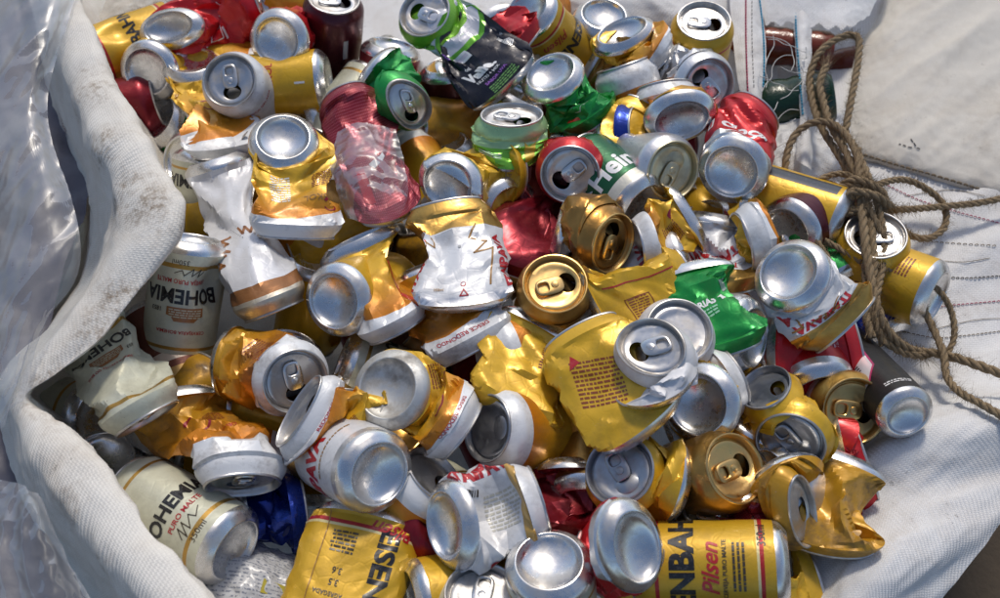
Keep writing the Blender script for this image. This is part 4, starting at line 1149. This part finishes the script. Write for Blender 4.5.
# ---- the open sack: rim on the left, lining under the cans, flap on the right
sroot = empty('woven_sack', at(500, 300, -140), 'big open white woven sack holding the cans, its stained rim rolled over on the left', 'sack')
SL = np.array(sroot.location)
lip = [(66,-50,52,-14),(84,0,56,-16),(106,60,62,-18),(140,125,70,-20),(172,180,74,-24),(184,212,72,-24),(160,262,64,-22),(112,330,54,-20),(62,374,44,-18),(34,394,38,-8),(52,412,42,-4),(92,452,52,-10),(150,522,60,-14),(212,598,66,-16),(262,664,66,-16)]
out1 = [(40,-50),(56,4),(72,66),(98,130),(124,178),(134,220),(118,262),(74,322),(32,364),(14,392),(22,420),(50,470),(104,540),(160,612),(206,674)]
out2 = [(0,-50),(24,10),(38,76),(60,140),(78,192),(82,240),(66,290),(36,330),(6,362),(-8,392),(-2,430),(14,490),(52,556),(100,626),(146,684)]
rows = []
for (x, y, z, dx), (ax, ay), (bx, by) in zip(lip, out1, out2):
    z += 26
    rows.append([(x + 30, y + 6, -150), (x + dx, y, z - 62), (x - 2, y, z - 14), (x - 7, y + 2, z), (ax, ay, z - 2), (ax * 0.6 + bx * 0.4, ay * 0.6 + by * 0.4, z - 24), (ax * 0.35 + bx * 0.65, by, z - 90), (bx - 10, by, -260)])
stn = [(at(128,200,92) - SL, 0.040), (at(92,95,80) - SL, 0.040), (at(110,150,90) - SL, 0.03), (at(78,505,72) - SL, 0.026), (at(94,556,76) - SL, 0.022), (at(60,392,66) - SL, 0.045), (at(160,218,96) - SL, 0.032), (at(120,300,80) - SL, 0.035), (at(95,340,78) - SL, 0.028)]
M_RIMS = mat_woven('stained_rim_cloth', (0.84, 0.81, 0.75), 0.45, (0.30, 0.20, 0.11), stains=[(tuple(a), r) for a, r in stn])
sheet('rim', rows, 190, 90, M_RIMS, sroot, SL, wrinkle=[(6, 10, 0.4), (2.4, 26, 0.8, 62), (0.6, 70, 0.7, 60)])
fl = [
 [(690,-40,-120),(760,-40,-80),(850,-40,-62),(940,-40,-56),(1080,-40,-60)],
 [(700,90,-120),(770,80,-80),(850,80,-60),(940,80,-54),(1080,80,-58)],
 [(700,160,-130),(780,150,-84),(860,150,-58),(940,150,-50),(1080,150,-52)],
 [(720,240,-140),(800,240,-84),(880,240,-56),(960,240,-48),(1080,240,-46)],
 [(740,320,-140),(810,320,-84),(880,320,-60),(960,320,-50),(1090,320,-44)],
 [(750,390,-140),(820,390,-80),(880,400,-52),(950,390,-34),(1090,390,-20)],
 [(740,450,-140),(800,450,-76),(856,452,-28),(940,430,4),(1080,410,14)],
 [(720,510,-140),(780,505,-70),(835,505,-34),(920,492,-12),(1045,462,-4)],
 [(700,565,-140),(760,560,-66),(822,560,-22),(896,556,8),(984,540,-16)],
 [(680,625,-140),(740,620,-66),(806,620,-20),(864,616,2),(930,612,-26)],
 [(660,690,-140),(720,690,-66),(790,690,-24),(840,690,-6),(886,684,-40)]]
flap, FS = sheet('flap', fl, 170, 130, M_SACK, sroot, SL, wrinkle=[(7, 8, 0.8, 22), (3.6, 18, 0.95, 28), (1.0, 50, 0.8, 40)])
# hem along the free edge of the flap
hem = catmull(FS[60:, -1], 80)
ln = [[(20,-100,-230),(400,-100,-230),(830,-100,-230)],[(0,150,-230),(400,150,-215),(840,150,-230)],[(-20,330,-230),(400,330,-210),(850,330,-230)],[(0,500,-230),(400,500,-215),(840,500,-230)],[(80,760,-230),(450,760,-230),(800,760,-230)]]
sheet('lining', ln, 60, 60, M_SACK, sroot, SL, wrinkle=[(10, 10, 0.4), (3, 40, 0.4)])

from mathutils.bvhtree import BVHTree
def bvh_of(S):
    nu, nv = S.shape[:2]
    V = [Vector(p) for p in S.reshape(-1, 3)]
    F = [(i*nv+j, i*nv+j+1, (i+1)*nv+j+1, (i+1)*nv+j) for i in range(nu-1) for j in range(nv-1)]
    return BVHTree.FromPolygons(V, F)
FB = bvh_of(FS)
def on_flap(px, py, lift=0.0012, bv=None):
    d = Vector(ray(px, py))
    h = (bv or FB).ray_cast(Vector(CAM), d)
    p = h[0] if h[0] is not None else Vector(at(px, py, -50))
    return np.array(p - d * lift)

def tube(path, rad, n=8, closed=False):
    path = np.asarray(path, float); m = len(path)
    T = np.gradient(path, axis=0); T /= np.maximum(1e-9, np.linalg.norm(T, axis=1, keepdims=True))
    ref = np.array([0, 0, 1.0]); V = []
    U = np.cross(T[0], ref); U = unit(U) if np.linalg.norm(U) > 1e-3 else np.array([1.0, 0, 0])
    rad = np.broadcast_to(np.asarray(rad, float), (m,))
    for i in range(m):
        U = unit(U - T[i] * U.dot(T[i])); Wv = np.cross(T[i], U)
        for k in range(n):
            a = 2 * math.pi * k / n
            V.append(path[i] + rad[i] * (math.cos(a) * U + math.sin(a) * Wv))
    F = ring_faces(m, n)
    F.append(tuple(range(n))[::-1]); F.append(tuple((m - 1) * n + k for k in range(n)))
    return np.array(V), F

def join(parts):
    V, F, o = [], [], 0
    for v, f in parts:
        V.append(v); F += [tuple(x + o for x in q) for q in f]; o += len(v)
    return np.concatenate(V), F

M_TH = {'dark': mat_plain('dark_thread', (0.05, 0.042, 0.04), 0.8), 'pink': mat_plain('pink_thread', (0.50, 0.06, 0.14), 0.7), 'blue': mat_plain('blue_thread', (0.05, 0.35, 0.55), 0.7), 'tan': mat_plain('tan_thread', (0.22, 0.17, 0.11), 0.8)}
def stitch(name, pts, mat, r=0.0007, dash=None, parent=sroot, loc=SL, bv=None):
    P2 = catmull(np.array(pts, float), 160)
    P3 = np.array([on_flap(x, y, bv=bv) for x, y in P2])
    if not dash:
        v, f = tube(P3, r, 6)
    else:
        L = np.concatenate([[0], np.cumsum(np.linalg.norm(np.diff(P3, axis=0), axis=1))])
        parts, s = [], 0.0
        while s < L[-1] - dash:
            q = np.array([[np.interp(x, L, P3[:, k]) for k in range(3)] for x in np.linspace(s, s + dash * 0.62, 5)])
            q[:, 2] += np.array([-0.0005, 0.0004, 0.0007, 0.0004, -0.0005])
            parts.append(tube(q, r, 6)); s += dash
        v, f = join(parts)
    return mesh_obj(name, v, f, M_TH[mat], parent, loc)
stitch('stitching', [(880,252),(930,273),(965,278),(1010,275)], 'dark', 0.0005, 0.004)
stitch('stitching', [(880,326),(930,337),(960,336),(1010,330)], 'tan', 0.0004, 0.004)
stitch('stitching', [(870,226),(920,240),(1000,246)], 'tan', 0.0004, 0.005)
stitch('pink_thread', [(884,184),(930,204),(1010,226)], 'pink', 0.00045, 0.004)
stitch('pink_thread', [(890,312),(945,306),(1010,300)], 'pink', 0.00045, 0.004)
for s_ in ([(920,258),(960,262),(990,258)], [(905,196),(950,190),(985,196)], [(930,330),(975,320),(1010,318)]):
    stitch('loose_thread', s_, 'tan', 0.0003)

# ---- second, dustier sack lying over the far right
broot = empty('woven_sack', at(940, 60, -40), 'dusty beige sack folded over the top right corner', 'sack')
BL = np.array(broot.location)
bg_ = [
 [(872,-60,-56),(900,-60,-46),(960,-60,-42),(1100,-60,-40)],
 [(884,0,-54),(906,4,-44),(965,10,-38),(1100,10,-38)],
 [(858,50,-54),(890,54,-42),(960,60,-35),(1100,60,-36)],
 [(846,100,-54),(880,108,-42),(950,112,-36),(1100,116,-36)],
 [(846,134,-54),(880,142,-44),(950,160,-40),(1100,180,-38)],
 [(850,152,-56),(880,160,-50),(950,180,-46),(1100,212,-42)],
 [(852,158,-66),(882,166,-62),(950,186,-58),(1100,219,-54)]]
bs, BS = sheet('cloth', bg_, 120, 110, M_BEIGE, broot, BL, wrinkle=[(5, 8, 0.9, 38), (2.2, 20, 0.95, 34), (0.7, 60, 0.7)])
BBv = bvh_of(BS)
stitch('seam_cord', [(864,155),(900,166),(950,180),(1010,199)], 'tan', 0.0011, 0.006, broot, BL, BBv)
for s_ in ([(903,145),(906,146)], [(908,147),(912,147.5)], [(911,139),(913,142)], [(914,143),(916,146)], [(917,148),(920,149)], [(899,144),(901,144.6)]):
    stitch('ink_mark', s_, 'dark', 0.0005, None, broot, BL, BBv)

# ---- white sack behind the heap with straps hanging down
kroot = empty('woven_sack', at(670, 10, -50), 'white sack spread behind the heap along the top edge', 'sack')
KL = np.array(kroot.location)
kg = [[(520,-60,-30),(600,-60,-20),(680,-60,-14),(770,-60,-30)],[(520,-10,-40),(600,-8,-30),(680,-8,-20),(770,-10,-36)],[(530,30,-70),(600,30,-56),(690,40,-44),(775,40,-52)],[(540,90,-130),(610,90,-110),(700,100,-80),(780,110,-80)]]
sheet('cloth', kg, 80, 80, M_SACK, kroot, KL, wrinkle=[(6, 14, 0.4), (2.5, 40, 0.5)])
tg = [[(120,-60,-60),(170,-60,-40),(230,-60,-60)],[(110,-10,-60),(168,-8,-36),(230,-10,-56)],[(96,20,-66),(150,16,-56),(226,20,-80)],[(84,60,-80),(140,50,-110),(220,50,-130)]]
sroot3 = empty('woven_sack', at(170, 0, -50), 'grey-white sack scrap at the top left behind the red cans', 'sack')
sheet('cloth', tg, 60, 60, M_RIM, sroot3, np.array(sroot3.location), wrinkle=[(5, 16, 0.4), (2, 50, 0.5)])

def strap(label, L_, R_s, z, lines):
    r = empty('sack_strap', at(*L_[0], z), label, 'strap', 'white woven straps hanging at the top right')
    l0 = np.array(r.location)
    n = len(L_)
    grid = [[(*a, z - 3), ((a[0]*2+b[0])/3, (a[1]*2+b[1])/3, z + 2), ((a[0]+b[0]*2)/3, (a[1]+b[1]*2)/3, z + 2), (*b, z - 3)] for a, b in zip(L_, R_s)]
    o, S = sheet('webbing', grid, 90, 22, M_SACK, r, l0, wrinkle=[(2.0, 25, 0.4), (0.8, 80, 0.4)])
    bv = bvh_of(S)
    for nm, pts, m, rr, ds in lines: stitch(nm, pts, m, rr, ds, r, l0, bv)
strap('broad white strap with a pink stitched line, right of the upright yellow can', [(728,-30),(732,30),(738,80),(748,125),(752,150)], [(762,-30),(764,20),(766,60),(762,100),(764,150)], -14,
      [('pink_thread', [(746,-20),(746,40),(748,100)], 'pink', 0.0008, 0.004), ('blue_thread', [(757,-20),(763,30),(764,70),(761,110)], 'blue', 0.0009, 0.004), ('tan_thread', [(752,-10),(752,40),(754,90)], 'dark', 0.0003, 0.006)])
strap('narrow white strap with a blue edge beside the hanging rope', [(791,-30),(793,20),(796,60),(800,110),(796,160)], [(812,-30),(812,20),(812,60),(814,110),(812,170)], -20,
      [('blue_thread', [(795,-20),(796,30),(799,70),(803,118)], 'blue', 0.0009, 0.004)])
def torn(nu, nv):
    rng = random.Random(4); e = [nu - 2 - int(9 * abs(noise.noise(Vector((j * 0.07, 0, 0))))) for j in range(nv)]
    return lambda i, j: i < e[j]
tr = empty('torn_cloth', at(800, 0, -20), 'torn edge of white cloth hanging above the bottles', 'cloth')
tl = np.array(tr.location)
sheet('cloth', [[(755,-60,-14),(800,-60,-10),(850,-60,-10),(900,-60,-20)],[(758,-20,-16),(800,-20,-10),(850,-20,-10),(892,-20,-20)],[(762,6,-20),(800,4,-16),(846,2,-14),(880,-6,-20)],[(766,26,-26),(805,28,-22),(842,32,-20),(868,18,-24)]], 60, 110, M_SACK, tr, tl, wrinkle=[(4, 12, 0.5), (0.6, 60, 0.5)], edge_jag=torn)
lw = empty('white_cloth', at(800, 150, -40), 'crumpled white cloth below the netted bottles', 'cloth')
sheet('cloth', [[(764,108,-60),(800,112,-46),(852,104,-50)],[(760,140,-52),(800,140,-34),(850,132,-44)],[(764,180,-52),(800,180,-40),(852,172,-48)],[(770,215,-80),(810,215,-76),(856,205,-80)]], 60, 60, M_SACK, lw, np.array(lw.location), wrinkle=[(7, 22, 0.5), (2, 60, 0.5)])

# ---- bottles behind the netting
def bottle(label, px, py, z, ang, tilt, col, L=0.16, r=0.034):
    rt = empty('plastic_bottle', at(px, py, z), label, 'bottle', 'bottles behind the white straps')
    p0 = np.array(rt.location); n = facing(px, py, ang, tilt)
    a = unit(np.cross(n, [0.3, 0.2, 1.0])); b = np.cross(n, a)
    prof = [(0.001, 0), (0.8, 0.0), (0.96, 0.05), (1, 0.12), (1, 0.3), (0.94, 0.36), (1, 0.42), (1, 0.62), (0.8, 0.78), (0.45, 0.9), (0.36, 0.94), (0.36, 1.0)]
    def lath(prof, n_=28):
        V = []
        for rr, h in prof:
            for k in range(n_):
                t = 2 * math.pi * k / n_
                V.append(p0 + n * (h - 0.5) * L + r * rr * (math.cos(t) * a + math.sin(t) * b))
        F = ring_faces(len(prof), n_); F.append(tuple((len(prof) - 1) * n_ + k for k in range(n_)))
        return np.array(V), F
    v, f = lath(prof); mesh_obj('body', v, f, mat_plain('bottle_plastic', col, 0.22, 0.0, 0.3, 40, 0.25), rt, p0, sharp=50)
    v, f = lath([(0.42, 0.985), (0.44, 1.0), (0.44, 1.08), (0.40, 1.1), (0.02, 1.1)]); mesh_obj('cap', v, f, mat_plain('bottle_cap', (0.6, 0.6, 0.6), 0.4), rt, p0, sharp=40)
bottle('orange plastic bottle behind the netting between the two straps', 774, 46, -48, 175, 88, (0.2, 0.035, 0.012), 0.12, 0.02)
bottle('orange plastic bottle behind the hanging rope', 850, 66, -74, 10, 88, (0.2, 0.04, 0.015), 0.10, 0.02)
bottle('dark green plastic bottle low behind the netting', 772, 108, -54, 190, 88, (0.006, 0.035, 0.016), 0.12, 0.028)
# thin white net
rng = random.Random(11); parts = []
for k in range(14):
    x, y = rng.uniform(764, 800), rng.uniform(35, 150); a = rng.uniform(0, 6.3); pts = []
    for q in range(7):
        pts.append(at(x, y, -8 + rng.uniform(-4, 4))); a += rng.uniform(-0.7, 0.7); x += 9 * math.cos(a); y += 9 * math.sin(a)
        x = min(max(x, 760), 806)
    parts.append(tube(catmull(pts, 40), 0.0004, 5))
nr_ = empty('netting', at(785, 90, -8), 'tangled white net threads over the bottles', 'net')
v, f = join(parts); mesh_obj('net_thread', v, f, mat_plain('net_nylon', (0.6, 0.6, 0.58), 0.5), nr_, np.array(nr_.location))

# ---- dark tarpaulin added outside the sack so the clear bag over it reads grey
tp = empty('underlay', at(10, 250, -60), 'added dark grey-violet tarpaulin seen dimly through the clear plastic on the far left', 'underlay')
sheet('cloth', [[(-220,-80,-90),(-60,-80,-60),(70,-80,-60)],[(-220,150,-90),(-60,150,-50),(96,150,-60)],[(-220,400,-90),(-60,400,-60),(40,400,-70)],[(-220,720,-90),(-40,720,-60),(160,720,-70)]], 80, 60, mat_plain('underlay_sheet', (0.16, 0.15, 0.18), 0.5, var=0.5, scale=14), tp, np.array(tp.location), wrinkle=[(16, 8, 0.6), (5, 26, 0.7)])

# ---- clear plastic bag on the far left
proot = empty('plastic_bag', at(30, 150, 60), 'large crumpled clear plastic bag over the left sack edge', 'plastic bag')
pl0 = np.array(proot.location)
pg = [[(-90,-60,10),(-20,-60,70),(50,-60,96),(92,-60,80)],[(-90,40,10),(-30,40,80),(34,40,104),(66,30,92)],[(-90,130,0),(-30,130,76),(20,110,100),(48,110,92)],[(-90,190,0),(-30,200,74),(30,180,104),(76,215,96)],[(-90,280,-10),(-30,290,66),(30,280,98),(78,272,92)],[(-90,360,-20),(-40,360,50),(16,360,86),(44,330,84)],[(-90,440,-30),(-50,440,40),(-6,430,72),(22,400,74)]]
sheet('film', pg, 150, 120, M_FILM, proot, pl0, wrinkle=[(7, 8, 0.5, 70), (2.6, 22, 0.9, 65), (0.8, 60, 0.9, 50)])
qroot = empty('plastic_bag', at(20, 560, 70), 'clear plastic bag bunched in the bottom left corner', 'plastic bag')
ql = np.array(qroot.location)
qg = [[(-80,470,20),(-30,476,70),(20,482,90),(40,490,84)],[(-80,520,20),(-20,520,80),(30,520,98),(52,516,88)],[(-80,570,20),(-20,570,84),(40,570,102),(76,566,88)],[(-80,640,10),(-10,640,80),(60,640,98),(110,640,84)]]
sheet('film', qg, 110, 90, M_FILM, qroot, ql, wrinkle=[(8, 16, 0.6, 110), (2.2, 36, 0.6)])
# ring of the rolled film edge
a = np.linspace(0, 2 * math.pi, 60)
# what the bag holds: a milky bottle shape is only hinted, grey film bulge
wroot = empty('plastic_wrap', at(368, 180, 40), 'scrap of clear film clinging to the chequered red can', 'plastic wrap')
wl = np.array(wroot.location)
sheet('film', [[(338,132,26),(362,124,34),(396,128,30)],[(330,160,30),(364,158,44),(404,164,34)],[(338,190,30),(368,192,46),(408,196,34)],[(346,218,22),(372,224,30),(398,220,24)]], 80, 80, M_WRAP, wroot, wl, wrinkle=[(4, 24, 0.5), (0.8, 60, 0.6)])

# ---- printed plastic sheet in the lower left
mp = NT('printed_plastic'); tc = mp.n('TexCoord'); sx = mp.n('SeparateXYZ'); mp.l(tc.outputs['UV'], sx.inputs[0])
row = mp.math('FRACT', mp.math('MULTIPLY', sx.outputs[0], 330.0)); word = mp.noise(tc.outputs['UV'], 380, 2, 0.5)
fm = mp.math('MULTIPLY', mp.math('LESS_THAN', row, 0.45), mp.math('GREATER_THAN', word, 0.5))
pp = mp.n('BsdfPrincipled'); mp.l(mp.mix(mp.math('MULTIPLY', fm, 0.7), (0.50, 0.51, 0.53), (0.08, 0.10, 0.16)), pp.inputs['Base Color']); pp.inputs['Roughness'].default_value = 0.3
mp.l(pp.outputs[0], mp.out.inputs[0])
nroot = empty('plastic_packet', at(250, 575, -20), 'crumpled white packet covered in small print, bottom left', 'packet')
nl = np.array(nroot.location)
o_, NS = sheet('sheet', [[(196,536,-50),(250,540,-40),(310,556,-46)],[(190,562,-22),(248,566,-14),(300,582,-24)],[(200,600,-20),(250,604,-12),(300,612,-24)],[(210,650,-30),(250,650,-20),(300,650,-30)]], 60, 60, mp.m, nroot, nl, wrinkle=[(4, 30, 0.6), (1.5, 80, 0.7)])
NB = bvh_of(NS)
pts = [on_flap(x, y, 0.0008, NB) for x, y in ((264,578),(290,588),(288,600),(260,592))]
mesh_obj('label_patch', pts, [(0, 1, 2, 3)], mat_plain('yellow_print', (0.5, 0.42, 0.04), 0.4), nroot, nl)

# ---- jute rope
mj = NT('jute'); tc = mj.n('TexCoord')
n1 = mj.noise(tc.outputs['Object'], 70, 4, 0.6); n2 = mj.noise(tc.outputs['Object'], 900, 3, 0.7)
pj = mj.n('BsdfPrincipled'); cj = mj.mix(n1, (0.27, 0.19, 0.105), (0.15, 0.10, 0.052)); cj = mj.mix(mj.math('MULTIPLY', n2, 0.5), cj, (0.38, 0.29, 0.17))
mj.l(cj, pj.inputs['Base Color']); pj.inputs['Roughness'].default_value = 0.85
bj = mj.n('Bump'); bj.inputs['Strength'].default_value = 0.8; bj.inputs['Distance'].default_value = 0.0008; mj.l(n2, bj.inputs['Height']); mj.l(bj.outputs[0], pj.inputs['Normal'])
mj.l(pj.outputs[0], mj.out.inputs[0])
M_JUTE = mj.m
def rope(label, pts, rad=3.6, fray=0, fuzz=1.0, n=None):
    P3 = np.array([at(*p) for p in pts])
    L = np.linalg.norm(np.diff(P3, axis=0), axis=1).sum()
    n = int(L / 0.0016)
    C = catmull(P3, max(20, n))
    rg = random.Random(len(label) * 3 + int(pts[0][0]))
    T = np.gradient(C, axis=0); T /= np.linalg.norm(T, axis=1, keepdims=True)
    s = np.concatenate([[0], np.cumsum(np.linalg.norm(np.diff(C, axis=0), axis=1))])
    U = np.cross(T, np.array([0.1, 0.05, 1.0])); U /= np.linalg.norm(U, axis=1, keepdims=True); Wv = np.cross(T, U)
    r = rad * 0.00082; parts = []
    wob = np.array([1 + 0.12 * noise.noise(Vector((x * 90, len(label), 0))) for x in s])
    for k in range(3):
        ph = 2 * math.pi * k / 3 + s * (2 * math.pi / (r * 7.5))
        q = C + (r * 0.52 * wob)[:, None] * (np.cos(ph)[:, None] * U + np.sin(ph)[:, None] * Wv)
        parts.append(tube(q, r * 0.56 * wob, 8))
    v, f = join(parts)
    rt = empty('rope', C[len(C) // 2], label, 'rope', 'jute ropes tangled over the right of the sack')
    l0 = np.array(rt.location)
    mesh_obj('twisted_strands', v, f, M_JUTE, rt, l0)
    # loose fibres
    V, F = [], []
    for q in range(int(L * 1000 * 4.5 * fuzz)):
        i = rg.randrange(len(C)); a = rg.uniform(0, 6.28)
        d = math.cos(a) * U[i] + math.sin(a) * Wv[i]
        p = C[i] + d * r * 0.9; dr = unit(d + T[i] * rg.uniform(-1.6, 1.6) + np.array([rg.uniform(-.4, .4) for _ in range(3)]))
        ln_ = rg.uniform(0.0015, 0.0075); cu = np.array([rg.uniform(-1, 1) for _ in range(3)]) * ln_ * 0.4
        pr = unit(np.cross(dr, [0.3, 0.9, 0.2])) * 0.00015
        b = len(V)
        for t in (0, 0.5, 1):
            c_ = p + dr * ln_ * t + cu * t * t
            V += [c_ - pr * (1 - 0.6 * t), c_ + pr * (1 - 0.6 * t)]
        F += [(b, b+1, b+3, b+2), (b+2, b+3, b+5, b+4)]
    for end in ([-1] if fray == 1 else ([0, -1] if fray == 2 else ([0] if fray == 3 else []))):
        base = C[end]; td = T[end] * (1 if end == -1 else -1)
        for q in range(90):
            dr = unit(td * 1.2 + np.array([rg.gauss(0, .55) for _ in range(3)])); ln_ = rg.uniform(0.008, 0.022)
            cu = np.array([rg.uniform(-1, 1) for _ in range(3)]) * ln_ * 0.35; pr = unit(np.cross(dr, [0.3, 0.9, 0.2])) * 0.00022
            p = base - td * 0.004 + np.array([rg.gauss(0, .0014) for _ in range(3)]); b = len(V)
            for t in (0, 0.33, 0.66, 1):
                c_ = p + dr * ln_ * t + cu * t * t; V += [c_ - pr * (1 - 0.7 * t), c_ + pr * (1 - 0.7 * t)]
            F += [(b, b+1, b+3, b+2), (b+2, b+3, b+5, b+4), (b+4, b+5, b+7, b+6)]
    fo = mesh_obj('fibre', V, F, M_JUTE, rt, l0, smooth=False)
    fo['kind'] = 'stuff'
rope('rope looping up over the straps and hanging back down', [(866,215,2),(846,168,0),(822,128,-4),(812,100,-6),(810,76,-4),(820,52,2),(842,37,6),(858,38,8),(858,62,6),(852,96,2),(846,128,-4),(842,150,-10)], 4.2)
rope('rope with a frayed tuft at its upper end inside the loop', [(826,66,2),(820,84,2),(824,104,2),(832,128,4),(846,152,8),(858,184,10),(866,232,10),(866,280,6),(874,318,2),(884,345,-8)], 4.2, fray=3)
rope('rope curling round the left of the knot', [(806,214,-10),(789,188,-8),(786,160,-4),(796,134,2),(816,122,8),(836,126,12),(852,144,14),(862,176,16),(870,220,14),(874,270,10),(866,310,4),(872,338,-2)], 4.0)
rope('rope loop lying on the sack right of the knot', [(856,196,2),(880,184,-2),(905,180,-14),(928,190,-22),(944,206,-30),(945,226,-34),(930,238,-34),(912,236,-32),(898,226,-24)], 3.8)
rope('rope end running off to the right edge', [(880,212,2),(896,210,-8),(915,209,-18),(950,206,-26),(985,202,-30),(1040,190,-30)], 3.8, fray=3, fuzz=1.4)
rope('rope slanting down and away across the sack to the right edge', [(858,150,14),(862,210,18),(868,262,14),(878,310,6),(892,336,-4),(912,350,-16),(945,355,-20),(980,366,-8),(1050,392,8)], 4.6)
rope('rope strand coming down to the lower right corner of the sack', [(872,232,12),(890,258,2),(912,288,-8),(930,322,-16),(943,352,-16),(947,376,-14),(960,392,-2),(985,406,12),(1050,444,26)], 3.8)
rope('thin rope draped over the green can', [(776,178,6),(788,196,8),(804,222,10),(820,246,6),(830,262,2)], 3.4)
rope('rope arching over the golden lying can', [(862,262,6),(838,248,2),(812,232,6),(804,214,8),(806,196,10),(820,180,10),(842,174,10),(868,184,12)], 3.4)
rope('rope loop curving right above the yellow lying can', [(872,266,10),(892,270,2),(918,278,-6),(940,292,-10),(952,314,-20),(954,338,-26),(946,356,-30)], 3.2)
rope('short rope knotted tightly round the bundle', [(838,190,8),(852,180,20),(870,184,26),(884,196,20),(882,212,8),(862,214,12),(846,204,16),(852,192,24),(876,196,26),(892,208,10)], 4.4, fray=1, fuzz=1.8)
rope('rope strand down the right side of the hanging bundle', [(852,142,12),(868,176,18),(880,214,14),(884,256,8),(876,300,8),(880,334,-4),(902,352,-14),(926,356,-18)], 3.8, fray=1, fuzz=1.4)
rope('loose rope loop at the left of the knot over the golden can', [(868,188,22),(846,186,16),(824,190,8),(812,204,4),(822,216,6),(846,214,12),(868,206,20)], 3.4, fray=2, fuzz=1.6)
rope('thin rope end with a frayed tip below the knot', [(862,196,22),(876,222,16),(886,246,8),(880,262,8)], 3.4, fray=1, fuzz=1.8)
build_cans()
# ---------------------------------------------------------------- camera, light, world
def finish():
    cam = bpy.data.cameras.new('camera')
    co = bpy.data.objects.new('camera', cam)
    link(co)
    cam.sensor_width = 36.0; cam.lens = 36.0 * FPX / 1000.0
    cam.clip_start = 0.02; cam.clip_end = 100
    cam.dof.use_dof = True; cam.dof.focus_distance = 0.80; cam.dof.aperture_fstop = 8.0
    M = Matrix(((RT[0], UP[0], -F_[0], CAM[0]), (RT[1], UP[1], -F_[1], CAM[1]), (RT[2], UP[2], -F_[2], CAM[2]), (0, 0, 0, 1)))
    co.matrix_world = M
    scene.camera = co
    el, az = R_(52), R_(82)      # sun beyond the top of the picture, a little to the right; az counter-clockwise from +X
    d = Vector((math.cos(el) * math.cos(az), math.cos(el) * math.sin(az), math.sin(el)))
    sl = bpy.data.lights.new('sun', 'SUN'); so = bpy.data.objects.new('sun', sl); link(so)
    sl.energy = SUN_E; sl.angle = R_(SUN_A); sl.color = (1.0, 0.92, 0.80)
    so.rotation_euler = d.to_track_quat('Z', 'Y').to_euler()
    w = bpy.data.worlds.new('World'); scene.world = w; w.use_nodes = True
    t = w.node_tree; t.nodes.clear()
    sk = t.nodes.new('ShaderNodeTexSky'); sk.sky_type = 'NISHITA'; sk.sun_disc = False; sk.dust_density = 1.8; sk.air_density = 1.0
    sk.sun_elevation = el; sk.sun_rotation = math.pi / 2 - az
    bg = t.nodes.new('ShaderNodeBackground'); bg.inputs[1].default_value = SKY_S
    o = t.nodes.new('ShaderNodeOutputWorld')
    t.links.new(sk.outputs[0], bg.inputs[0]); t.links.new(bg.outputs[0], o.inputs[0])
    vs = scene.view_settings
    vs.view_transform = 'Standard'; vs.look = 'None'; vs.gamma = 1; vs.use_curve_mapping = False
    vs.exposure = EXPO
SUN_E, SUN_A, SKY_S, EXPO = 2.0, 8.0, 0.12, 0.10
finish()
